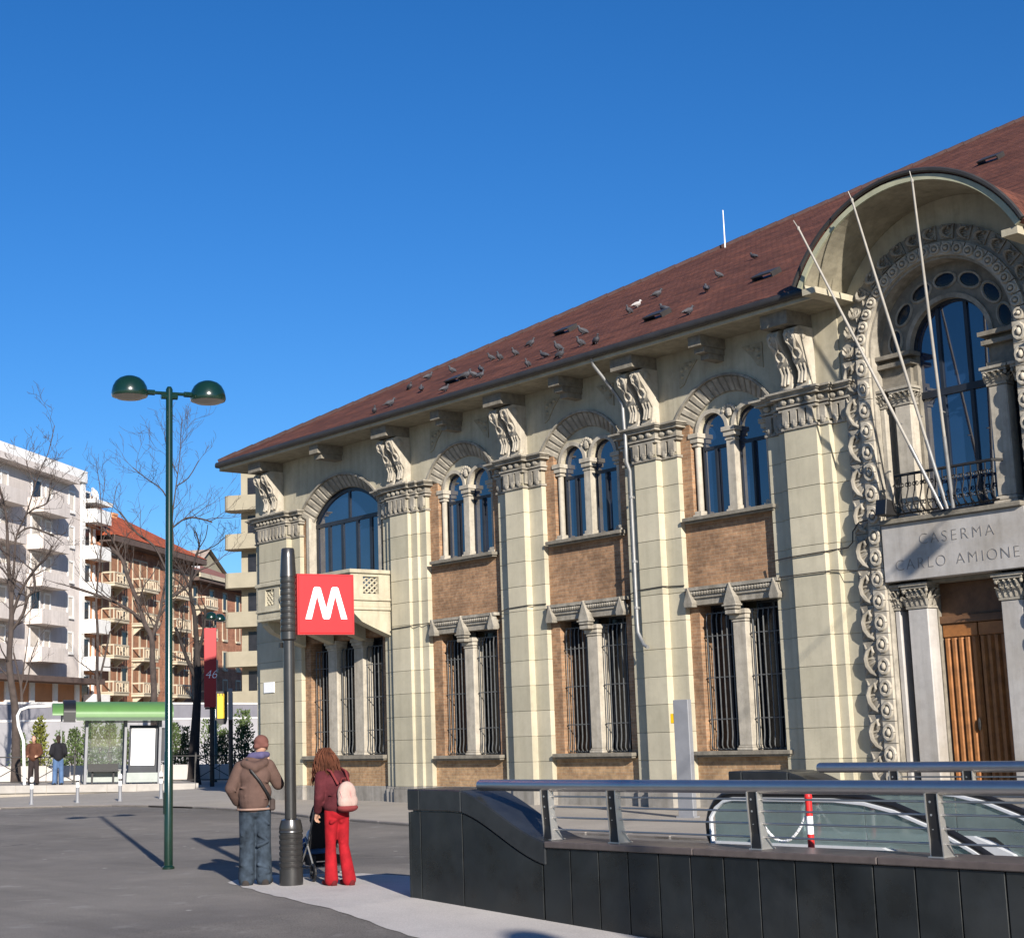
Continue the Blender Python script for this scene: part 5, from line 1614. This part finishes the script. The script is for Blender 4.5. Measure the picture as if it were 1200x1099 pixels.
# red banner, signal box
rb_ = thing('banner_sign', (-52.16,5.97,0), 'tall narrow red banner on a black post with the white number 46', 'banner')
d = (Vector((0,-23.763,0))-Vector((-52.16,5.97,0))).normalized(); ang = math.atan2(d.x, -d.y)
bx = Matrix.Translation((-52.16,5.97,0)) @ Matrix.Rotation(ang, 4, 'Z')
MB(bx).box(-.23,.23,-.05,.05,2.97,5.95).build('banner', red_banner, rb_, bevel=.01)
MB(bx).tube([(.06,.08,0),(.06,.08,6.0)], .085, 10).box(-.2,.2,.03,.07,2.9,2.965).build('post', black_pl, rb_)
t46 = bpy.data.curves.new('number', 'FONT'); t46.body = '46'; t46.size = .46; t46.extrude = .004; t46.align_x = 'CENTER'; t46.materials.append(white_sign); t46.shear = .2; t46.offset = -.008
o = bpy.data.objects.new('number', t46); COL.objects.link(o); o.parent = rb_; TEXTS.append(o)
o.matrix_parent_inverse = Matrix.Translation(rb_.location).inverted()
o.matrix_basis = bx @ Matrix.Translation((.03,-.055,4.05)) @ Matrix.Rotation(PI/2, 4, 'X')
yb_ = thing('signal_box', (-46.4,3.3,.0), 'yellow and black box with grey side panel on a dark post beside the red banner', 'signal')
sx_ = Matrix.Translation((-46.4,3.3,0)) @ Matrix.Rotation(ang, 4, 'Z')
MB(sx_).prism([(-.34,2.42),(-.25,2.26),(-.02,2.26),(.03,2.42),(.03,3.36),(-.34,3.36)], -.13, .2, 'y').build('case', black_pl, yb_)
MB(sx_).box(-.30,-.06,-.16,-.129,2.46,3.20).box(-.30,-.24,-.16,-.129,3.21,3.28).box(-.21,-.15,-.16,-.129,3.21,3.28).box(-.12,-.06,-.16,-.129,3.21,3.28).build('yellow_face', yellow, yb_)
MB(sx_).box(.06,.20,-.25,.05,2.40,3.45).build('side_panel', grey_metal, yb_)
MB(sx_).tube([(.14,.02,0),(.14,.02,3.3)], .075, 10).build('post', black_pl, yb_)
# hoarding behind
h0, h1 = Vector((-64.5,-3.0,0)), Vector((-78.5,26.0,0))
hd = (h1-h0).normalized(); hn = int((h1-h0).length/2.3)
ho_ = local_thing('site_hoarding', Matrix.Translation(h0) @ Matrix.Rotation(math.atan2(hd.y, hd.x), 4, 'Z'), 'long hoarding of white panels under a grey band behind the shrubs', 'hoarding')
hw_ = M('hoarding_white', (.42,.41,.42), .7, .12, .6, 20, .05)
pm_ = MB().box(.01,2.28,0,.05,0,2.86).mesh('white_panel', hw_)
gm_ = MB().box(.01,2.28,.01,.05,2.96,3.66).mesh('grey_panel', M('hoarding_grey', (.24,.235,.26), .7, .15, .8, 20, 0))
for i in range(hn):
    piece('white_panel', pm_, ho_, (i*2.3,0,0)); piece('grey_panel', gm_, ho_, (i*2.3,0,0))
    MB().box(i*2.3-.03,i*2.3+.03,.055,.12,0,3.7).build('stake', galv, ho_)
MB().box(0,hn*2.3,-.02,.06,2.865,2.955).build('rail', white_paint, ho_); MB().box(0,hn*2.3,-.02,.06,3.665,3.76).build('rail', white_paint, ho_)

# shrubs
def shrub_mesh(seed, h=2.2, w=.55, m=leaf_a):
    rnd = random.Random(seed); vs, fs = [], []
    stems = [(rnd.uniform(-.25,.25), rnd.uniform(-.25,.25), rnd.uniform(.7,1)) for _ in range(5)]
    for k in range(1050):
        sx, sy, sh_ = rnd.choice(stems)
        t = rnd.random()**.8
        r = w*(1-t*.85)*(rnd.random()**.5)*(.75+.5*rnd.random())
        a = rnd.uniform(0, 2*PI)
        p = Vector((sx*(1-t*.3)+r*.8*math.cos(a), sy*(1-t*.3)+r*.8*math.sin(a), .15+(h*sh_)*t))
        d = Vector((math.cos(a), math.sin(a), rnd.uniform(.5,1.8))).normalized()
        q = d.orthogonal(); q.rotate(Matrix.Rotation(rnd.uniform(0,6.3), 3, d))
        l, ww = rnd.uniform(.07,.15), rnd.uniform(.018,.035)
        n = len(vs); vs += [p-q*ww*.4, p+d*l*.5-q*ww, p+d*l, p+d*l*.5+q*ww]; fs.append((n,n+1,n+2,n+3))
    me = bpy.data.meshes.new('foliage'); me.from_pydata([tuple(v) for v in vs], [], fs); me.materials.append(m)
    stm = MB()
    for sx, sy, s_ in stems: stm.tube([(sx*.4,sy*.4,0),(sx,sy,h*.4),(sx*.8,sy*.8,h*.8*s_)], [.03,.02,.008], 5)
    return me, stm.mesh('stem', bark)
SHR = [shrub_mesh(k, m=(leaf_b if k == 3 else leaf_a)) for k in range(4)]
sh_spots = [(-61.3,2.4,0,.9),(-61.0,3.1,3,1.15),(-60.64,3.88,2,.85),(-60.23,4.36,0,1.0),(-59.78,4.89,1,1.1),(-59.33,5.42,2,1.2),(-58.95,5.95,1,1.0),(-60.45,8.8,0,1.1),(-60.14,9.3,2,.95),(-59.35,10.07,1,1.15),(-58.98,10.6,0,.9),(-58.43,11.2,2,1.25),(-62.3,1.0,1,1.0)]
NM = ('left of the bent white tube, dark and upright','yellowish and tall, rising behind the left-hand waiting person','just left of the green shelter roof, low and open','behind the left post of the green shelter','behind the bench of the shelter','beside the poster panel of the shelter, tallest there','behind the white poster panel','right of the tall green lamp post','between the lamp post and the dark leaning tree','just right of the red banner post','behind the yellow box','close to the corner of the cream building, tallest of the row','at the far left behind the tree trunk')
for (x, y, k, s_), nm in zip(sh_spots, NM):
    t = thing('shrub', (x,y,ZP), 'leafy shrub ' + nm, 'shrub', 'shrubs in a row behind the tram stop')
    for nm_, me in (('foliage', SHR[k][0]), ('stem', SHR[k][1])):
        o = bpy.data.objects.new(nm_, me); COL.objects.link(o); o.parent = t
    t.scale = (s_,s_,s_*random.uniform(.92,1.05)); t.rotation_euler = (0,0,random.uniform(0,6.28))

# people waiting
def waiting(x, y, f, label, jacket, legs, hairc):
    X4 = Matrix.Translation((0,0,ZP+W(x,y).z)) @ frame_at(W(x,y).x, W(x,y).y, f)
    t = thing('person', X4 @ Vector((0,0,0)), label, 'person')
    b = MB(X4); head(b, (0,.03,1.62), 0)
    b.cap((0,0,1.4),(0,.02,1.55),.055,.05,10).cap((0,0,1.35),(0,0,.95),.12,.13,12)
    for s in (-1,1):
        b.cap((s*.09,0,.9),(s*.10,.02,.48),.08,.055,10).cap((s*.10,.02,.48),(s*.11,0,.08),.05,.04,10)
        b.cap((s*.19,0,1.38),(s*.25,-.02,1.12),.05,.04,10).cap((s*.25,-.02,1.12),(s*.18,.15,1.02),.04,.03,10)
        hand(b, (s*.18,.16,1.02), (-s*.3,.8,-.2), (-s*.5,0,.8))
    organic(b, 'body', skin, t, .02, 2)
    j = MB(X4); j.cap((0,0,1.33),(0,0,.98),.165,.175,14).cap((-.15,0,1.40),(.15,0,1.40),.08,.08,12)
    for s in (-1,1): j.cap((s*.19,0,1.38),(s*.26,-.02,1.12),.085,.072,10).cap((s*.26,-.02,1.12),(s*.19,.13,1.02),.07,.055,10)
    organic(j, 'jacket', jacket, t, .022, 3)
    l = MB(X4); l.ell((0,0,.92),(.17,.13,.12),14,8)
    for s in (-1,1): l.cap((s*.09,0,.88),(s*.11,.02,.48),.10,.085,12).cap((s*.11,.02,.48),(s*.12,0,.08),.085,.085,12)
    organic(l, 'trousers', legs, t, .022, 3)
    for s in (-1,1): organic(MB(X4).cap((s*.12,-.05,.05),(s*.12,.14,.04),.05,.04,10), 'shoe', black_pl, t, .02, 2)
    organic(MB(X4).ell((0,-.01,1.67),(.09,.10,.09),12,8).cap((0,-.06,1.62),(0,-.07,1.53),.07,.05,10), 'hair', hairc, t, .02, 2)
    return t
waiting(1.93,.55,(-.9,.35),'person in a black jacket and blue jeans standing at the left end of the shelter', cloth('black_jacket',(.014,.014,.017)), cloth('washed_jeans',(.075,.13,.24)), cloth('dark_hair',(.03,.02,.015)))
waiting(1.10,1.0,(.6,-.5),'person in a rust-brown top and dark trousers standing near the tree trunk', cloth('rust_top',(.085,.036,.022)), cloth('dark_trousers',(.03,.022,.022)), cloth('dark_hair',(.03,.02,.015)))

# ------------------------------------------------------------------ bare trees
TREES = {'t1':[[(-58.02,0.92,0.38),(-58.04,0.9,1.92),(-58.07,0.85,3.21),(-58.25,0.66,4.95),(-58.2,0.7,6.83),(-58.32,0.57,9.0),(-58.38,0.5,10.52),(-58.5,0.36,11.37),(-58.69,0.14,12.57)],[(-58.2,0.7,6.83),(-58.16,0.75,8.82),(-58.11,0.81,9.93),(-57.88,1.08,10.73),(-57.65,1.34,11.94),(-57.56,1.44,12.37),(-57.33,1.71,13.18),(-57.18,1.88,14.24)],[(-58.2,0.71,6.76),(-58.02,0.92,7.58),(-57.85,1.11,8.07),(-57.59,1.41,8.62),(-57.31,1.73,9.04),(-57.21,1.85,9.44)],[(-57.88,1.08,10.73),(-57.66,1.33,10.95),(-57.35,1.68,11.14),(-57.29,1.76,11.47),(-57.27,1.78,11.98)],[(-58.22,0.69,6.17),(-57.92,1.03,6.81),(-57.8,1.17,7.47),(-57.63,1.37,7.79),(-57.68,1.31,8.53)],[(-57.65,1.34,11.94),(-57.83,1.13,12.46),(-57.9,1.05,12.87)],[(-58.32,0.57,9.0),(-58.52,0.34,9.51),(-58.75,0.07,10.54)],[(-58.11,0.81,9.93),(-57.76,1.21,10.21),(-57.17,1.9,9.84)]],'t2':[[(-68.2,12.07,0.32),(-68.21,12.06,3.95),(-68.26,12.0,5.38),(-68.29,11.96,6.74),(-68.51,11.71,7.41),(-68.73,11.46,8.46),(-69.06,11.07,9.72),(-69.26,10.85,10.61),(-69.65,10.4,11.26)],[(-68.29,11.96,6.62),(-68.13,12.15,7.43),(-68.0,12.3,8.17),(-67.81,12.52,9.82),(-67.62,12.74,10.98),(-67.65,12.71,12.5),(-67.54,12.83,13.89),(-67.4,12.99,15.59),(-67.38,13.02,16.53),(-67.35,13.05,17.31)],[(-68.57,11.65,7.54),(-69.11,11.02,8.23),(-69.99,10.01,8.86),(-70.89,8.97,9.36)],[(-67.62,12.74,12.08),(-67.18,13.24,12.52),(-66.72,13.78,12.45),(-66.36,14.19,12.26)],[(-67.65,12.71,12.84),(-67.95,12.36,13.91),(-68.51,11.72,14.58),(-68.92,11.24,15.12)],[(-67.81,12.52,9.9),(-68.22,12.05,11.18),(-68.77,11.41,11.84),(-69.32,10.77,12.93)],[(-67.54,12.83,14.1),(-67.13,13.31,14.51),(-66.8,13.69,15.34)],[(-67.94,12.37,8.46),(-67.26,13.15,9.04),(-66.8,13.68,9.93)],[(-69.06,11.07,9.72),(-69.45,10.63,11.25),(-69.87,10.15,12.2)],[(-67.49,12.9,14.74),(-67.79,12.54,15.83),(-67.9,12.41,16.91)]],'t3':[[(-50.9,4.55,0.1),(-50.88,4.57,1.37),(-50.84,4.62,2.44),(-50.79,4.67,3.83),(-50.81,4.65,5.08),(-50.87,4.58,6.33),(-50.98,4.46,7.28),(-50.85,4.6,8.39),(-50.75,4.72,8.86),(-50.85,4.6,9.44)],[(-50.75,4.72,8.8),(-50.6,4.89,9.17),(-50.54,4.96,9.65)],[(-50.81,4.65,4.76),(-50.65,4.84,5.69),(-50.61,4.89,6.57)],[(-50.79,4.67,3.83),(-50.98,4.46,4.46),(-51.14,4.27,5.09),(-51.33,4.05,5.89)],[(-50.98,4.46,7.28),(-51.18,4.22,7.93),(-51.37,4.0,8.19)],[(-50.85,4.6,8.55),(-50.39,5.13,8.84),(-50.14,5.42,9.14)]],'t4':[[(-84.88,12.68,0.33),(-84.92,12.63,3.88),(-84.97,12.58,5.08),(-85.07,12.46,5.8),(-85.27,12.23,7.02)],[(-84.93,12.62,4.6),(-84.72,12.87,5.54),(-84.6,13.0,6.74),(-84.36,13.28,7.69)],[(-84.97,12.58,5.08),(-84.72,12.87,8.19),(-84.67,12.93,9.64)]],'t5':[[(-85.76,17.78,0.11),(-85.78,17.75,4.02),(-85.89,17.62,5.82),(-85.87,17.64,8.08),(-85.95,17.55,10.37),(-85.77,17.76,13.44),(-85.82,17.7,16.55),(-85.96,17.53,18.23)],[(-85.82,17.7,5.32),(-85.6,17.96,6.81),(-85.4,18.18,8.31)],[(-85.83,17.69,12.41),(-86.24,17.21,14.49),(-86.39,17.04,16.58)],[(-85.77,17.76,13.44),(-85.37,18.21,15.48),(-85.18,18.44,17.03)],[(-85.81,17.71,15.51),(-85.69,17.86,16.8),(-85.66,17.89,17.58)]]}
def grow(mb, p, d, L, r, lev, rnd):
    """a crooked bare branch with side twigs"""
    n = 5; pts = [Vector(p)]; rs = [r]; d = Vector(d).normalized()
    for i in range(n):
        d = (d + Vector((rnd.gauss(0,.16), rnd.gauss(0,.16), rnd.gauss(.05,.12)))).normalized()
        pts.append(pts[-1]+d*L/n); rs.append(max(.006, r*(1-.8*(i+1)/n)))
    mb.tube(pts, rs, 4 if lev else 5, caps=False)
    if lev >= 3: return
    for i in range(1, n+1):
        for _ in range(1):
            if rnd.random() < .66:
                ax = Vector((rnd.gauss(0,1), rnd.gauss(0,1), rnd.gauss(.35,.6))).normalized()
                dd = (d*.9+ax*.75).normalized()
                grow(mb, pts[i], dd, L*rnd.uniform(.38,.62), max(.006, rs[i]*.6), lev+1, rnd)
def tree(limbs, r0, twig, label, seed, mat=bark, lev0=1, dens=1.0):
    rnd = random.Random(seed)
    base = limbs[0][0]
    t = thing('bare_tree', (base[0],base[1],0), label, 'tree', 'bare winter trees')
    tr_ = MB(); cr = MB()
    zmax = max(p[2] for l in limbs for p in l)
    for li, l in enumerate(limbs):
        L_ = [Vector(p) for p in l]
        if li == 0: L_[0].z = -.05
        # smooth the limb
        pts = []
        for i in range(len(L_)-1):
            for k in range(3):
                u = k/3
                p0, p1, p2, p3 = L_[max(0,i-1)], L_[i], L_[i+1], L_[min(len(L_)-1,i+2)]
                pts.append(.5*((2*p1)+(p2-p0)*u+(2*p0-5*p1+4*p2-p3)*u*u+(3*p1-p0-3*p2+p3)*u**3))
        pts.append(L_[-1])
        rs = [max(.018, r0*(1-.93*(max(0,p.z)/zmax)**.8)*(1 if li == 0 else .62)) for p in pts]
        if li == 0: rs[0] *= 1.35; rs[1] *= 1.1
        (tr_ if li < 2 else cr).tube(pts, rs, 8 if li < 2 else 6)
        for i, p in enumerate(pts):
            if p.z < zmax*.30 or i == 0: continue
            for _ in range(1):
                if rnd.random() < .62*dens:
                    ax = Vector((rnd.gauss(0,1), rnd.gauss(0,1), rnd.gauss(.4,.5))).normalized()
                    dd = ((pts[i]-pts[i-1]).normalized()*.7+ax).normalized()
                    grow(cr, p, dd, twig*rnd.uniform(.6,1.25)*(1.15-.4*p.z/zmax), min(rs[i]*.55,.05), lev0, rnd)
    tr_.build('trunk', mat, t, smooth=60, recalc=False); cr.build('crown', mat, t, smooth=60, recalc=False)
    return t
tree(TREES['t1'], .21, 1.5, 'bare tree with a thick trunk at the left edge before the white apartment block', 11)
tree(TREES['t2'], .23, 2.1, 'tall bare forked tree rising behind the green shelter and the lamp post', 5)
TREES['t3'] = [[(x*1.09, -23.763+(y+23.763)*1.09, 1.75+(z-1.75)*1.09) for x, y, z in l] for l in TREES['t3']]
tree(TREES['t3'], .26, 1.5, 'dark leaning bare tree beside the red banner', 8, bark_dark, dens=.6)
tree(TREES['t4'], .17, 1.3, 'small forked bare tree low in front of the white apartment block', 3, dens=.7)
tree(TREES['t5'], .17, 1.6, 'slender bare tree in front of the joint between white and brick houses', 21)

# ------------------------------------------------------------------ far street
def house(name, O, ang, label, cat='building', group='apartment houses across the square'):
    return local_thing(name, Matrix.Translation(O) @ Matrix.Rotation(ang, 4, 'Z'), label, cat, group)
WO = Vector((-111.07,28.54,0)); WA = math.atan2(.768,-.64)
def win_mesh(w, h, fr, pn, pro=.06, t=.14, mull=True):
    f = MB().box(-w/2-t,-w/2,-pro,.05,-t,h+t).box(w/2,w/2+t,-pro,.05,-t,h+t).box(-w/2,w/2,-pro,.05,h,h+t).box(-w/2-.06,w/2+.06,-pro-.08,.05,-t-.06,0)
    p = MB().box(-w/2,w/2,-.015,.03,0,h)
    s_ = MB().box(-.03,.03,-.04,.0,0,h) if mull else None
    return f.mesh('window', fr), p.mesh('pane', pn)
def win(parent, me, x, y, z):
    o = piece('window', me[0], parent, (x,y,z))
    q = bpy.data.objects.new('pane', me[1]); COL.objects.link(q); q.parent = o
    return o
def slab_balcony(parent, x0, x1, z, d, mat, h=1.05, soff=None):
    m = MB().box(x0,x1,-d,.0,z,z+.2).box(x0,x1,-d,-d+.12,z+.2,z+h).box(x0,x0+.12,-d+.12,0,z+.2,z+h).box(x1-.12,x1,-d+.12,0,z+.2,z+h)
    return m.build('balcony', mat, parent)

wb = house('apartment_block', WO, WA, 'tall white apartment block with stacked balconies at the left edge')
MB().box(-32,0,0,12,6.2,21.7).build('wall', white_wall, wb)
MB().box(-32,0,.02,12,0,6.2).build('ground_floor_wall', orange_far, wb)
MB().box(-32,.05,-.25,12.1,21.7,22.6).build('parapet', white_paint, wb)
MB().box(-32,-2.6,-.9,0,21.2,21.68).build('cornice', white_wall, wb)
MB().box(-.55,.04,-.12,0,6.61,21.69).build('corner_strip', white_paint, wb)
MB().box(-32,.6,-1.6,0,6.21,6.6).build('canopy', soffit_far, wb)
for x in (-1.0,-4.6,-8.2,-11.8,-15.4): MB().box(x-.35,x+.35,-.12,.0,0,6.2).build('pilaster', white_paint, wb)
for x in (-2.8,-6.4,-10,-13.6): MB().box(x-1.0,x+1.0,-.05,.01,.2,3.0).build('shop_window', dark_void, wb)
doorw = win_mesh(1.3,2.2,white_paint,shutter_w); smallw = win_mesh(.8,1.4,white_paint,shutter_w); darkw = win_mesh(1.3,2.2,white_paint,dark_void)
for k in range(6):
    z = 18.25-2.66*k
    for (a, b) in ((-9.2,-5.0),(-15.9,-11.7),(-25,-20.8)):
        if z > 6.7:
            slab_balcony(wb, a, b, z, 1.25, white_wall)
            win(wb, doorw if (k+int(a)) % 3 else darkw, (a+b)/2-.8, -.01, z+.25); win(wb, smallw, (a+b)/2+1.1, -.01, z+.9)
    if z > 6.7: win(wb, smallw, -2.2, -.01, z+1.0)
# little towers of the next house
nb_ = house('apartment_house', WO, WA, 'narrow brick house with white balconies squeezed between the white block and the brick one')
MB().box(.06,2.9,.3,10,0,20.2).build('wall', orange_far, nb_)
MB().box(.06,3.3,-.9,3,20.2,20.5).build('eaves', white_paint, nb_)
for k in range(6):
    z = 18.7-2.85*k
    if z > 4:
        slab_balcony(nb_, .3, 2.95, z-.0, .95, white_paint)
        win(nb_, darkw, 1.0, .29, z+.25); MB().box(2.3,2.6,.2,.3,z+.2,z+2.6).build('jamb_strip', white_paint, nb_)
dish = [(.55,21.0),(1.0,20.9)]
for x, z in dish:
    dm = MB(Matrix.Translation((x,-.5,z)) @ Matrix.Rotation(math.radians(80),4,'X')).lathe([(.02,-.08),(.25,-.04),(.45,.05),(.43,.06),(.22,-.02),(.02,-.05)], 14)
    dm.tube([(0,0,-.1),(0,-.5,-.1)], .03, 5); dm.build('satellite_dish', white_paint, nb_)

b1 = house('brick_house', WO, WA, 'red brick apartment house with cream balconies and an orange tiled roof')
S0, S1 = 3.05, 22.6
MB().box(S0,S1,0,12,0,17.5).build('wall', brick_far, b1)
MB().box(S0-.2,S1+.4,-1.3,0,17.5,17.62).box(S0-.2,S1+.4,-1.3,-1.2,17.62,18.0).build('eaves', soffit_far, b1)
rf = MB().add([(S0-.2,-1.35,18.0),(S1+.5,-1.35,18.0),(S1-7,6.5,22.6),(S0-.2,6.5,22.6),(S1+.5,13,18.0),(S0-.2,13,18)], [(0,1,2,3),(1,4,2),(4,5,3,2),(0,3,5)])
rf.build('roof', rooftile_far, b1)
MB().box(S0,11.5,7.5,10.5,18.5,24.0).build('penthouse', white_paint, b1); MB().box(S0-.3,12.0,6.9,11,24.0,24.35).build('penthouse_roof', grey_metal, b1)
for x, y in ((4.6,2.0),(5.9,3.6),(14.5,4.2)):
    MB().box(x-.4,x+.4,y-.35,y+.35,18.4,21.3).box(x-.48,x+.48,y-.42,y+.42,21.3,21.5).build('chimney', orange_far, b1)
bw = win_mesh(1.1,1.75,cream_far,shutter); bw2 = win_mesh(.95,1.6,cream_far,dark_void); bd = win_mesh(1.25,2.35,cream_far,shutter)
def ornate(parent, x0, x1, z, d=1.1, mat=cream_far):
    b_ = MB().box(x0,x1,-d,0,z,z+.22).box(x0-.06,x1+.06,-d-.06,0,z+.22,z+.30).box(x0,x1,-d,-d+.10,z+1.02,z+1.14).box(x0,x0+.1,-d+.1,0,z+1.02,z+1.14).box(x1-.1,x1,-d+.1,0,z+1.02,z+1.14)
    n = max(3, int((x1-x0)/.5))
    for i in range(n+1):
        x = x0+.06+(x1-x0-.12)*i/n
        w_ = .16 if i in (0,n) else .07
        b_.box(x-w_/2,x+w_/2,-d+.01,-d+.09,z+.30,z+1.02)
    for i in range(3): b_.box(x1-.09,x1-.02,-d+.2+i*.28,-d+.27+i*.28,z+.3,z+1.02)
    for x in (x0+.4, x1-.4):
        b_.prism([(0,z),(-d*.8,z),(-d*.5,z-.25),(0,z-.7)], x-.12, x+.12, 'x')
    return b_.build('balcony', mat, parent)
for k in range(6):
    z = 14.0-2.85*k
    for (a, b) in ((3.3,6.2),(9.2,12.2),(16.4,19.6)):
        if z > 3:
            ornate(b1, a, b, z); win(b1, bd, (a+b)/2-.7, -.01, z+.3); win(b1, bd, (a+b)/2+.85, -.01, z+.3)
    if z > -1:
        win(b1, bw2, 7.7, -.01, z+.7 if z > 3 else 1.4); win(b1, bw, 14.3, -.01, z+.7 if z > 3 else 1.4); win(b1, bw, 21.2, -.01, z+.7 if z > 3 else 1.4)
MB().box(S0,S1,-.12,0,4.0,4.35).build('string_course', cream_far, b1)
b2 = house('brick_house', WO, WA, 'lower red brick house with a pale cornice, farther along beside the red banner')
MB().box(22.9,40,.6,12,0,16.2).build('wall', brick_far, b2)
MB().box(22.9,41,-.6,.6,16.2,16.5).build('cornice', soffit_far, b2); MB().box(22.9,41.1,-.75,-.6,16.5,16.9).build('cornice_edge', cream_far, b2)
MB().add([(22.9,-.7,16.9),(41,-.7,16.9),(41,6,19.6),(22.9,6,19.6),(22.9,6,16.9)], [(0,1,2,3),(0,3,4)]).build('roof', M('brown_far_roof', (.24,.10,.07), .9, .2, 1, 10, .1), b2)
MB().box(28.5,31.5,2.6,4.5,17.5,19.2).build('dormer', white_paint, b2)
for k in range(6):
    z = 13.6-2.85*k
    if z > 0:
        ornate(b2, 23.3, 26.4, z) if k < 4 else None
        for x in (24.9, 29.2, 32.8, 36.5): win(b2, bw if k % 2 else bw2, x, .59, z+.55)
gh = house('gabled_house', WO, WA, 'pale house with a gable rising behind the lower brick house')
MB().box(56,68,13,22,0,20.8).build('wall', beige_far, gh)
MB().prism([(56,20.8),(68,20.8),(61,23.6)], 13, 22, 'y').build('gable', beige_far, gh)
MB().add([(55.4,12.5,20.6),(61,12.5,23.85),(61,22.5,23.85),(55.4,22.5,20.6),(68.6,12.5,20.6),(68.6,22.5,20.6)], [(0,1,2,3),(1,4,5,2)]).build('roof', M('grey_far_roof', (.34,.27,.22), .9, .2, 1, 10, .1), gh)

rbk = house('apartment_block', Vector((-95.0,32.9,0)), math.atan2(.64,.768), 'beige apartment block with round-ended balconies stacked beside the cream building corner')
MB().box(0,16,0,14,0,21.5).build('wall', beige_far, rbk)
MB().box(-.3,16.3,-.4,14.3,21.5,21.9).build('roof_slab', beige_far, rbk)
for k in range(7):
    z = 17.65-2.74*k
    if z < .5: continue
    pts = [(3.4,-1.2)]+[(-.55-.45*math.sin(PI*i/8), -1.2+.9*(1-math.cos(PI*i/8))) for i in range(9)]+[(3.4,.6)]
    MB().prism(pts, z, z+1.05, 'z').build('balcony', beige_far, rbk)
    MB().box(3.4,8,-.02,.02,z+.1,z+2.3).build('window', dark_void, rbk)
    MB().box(-.03,-.0,.6,2.0,z+1.2,z+2.5).build('window', dark_void, rbk)
    MB().box(.5,1.6,-.03,.0,z+1.1,z+2.45).build('window', dark_void, rbk)

flush()
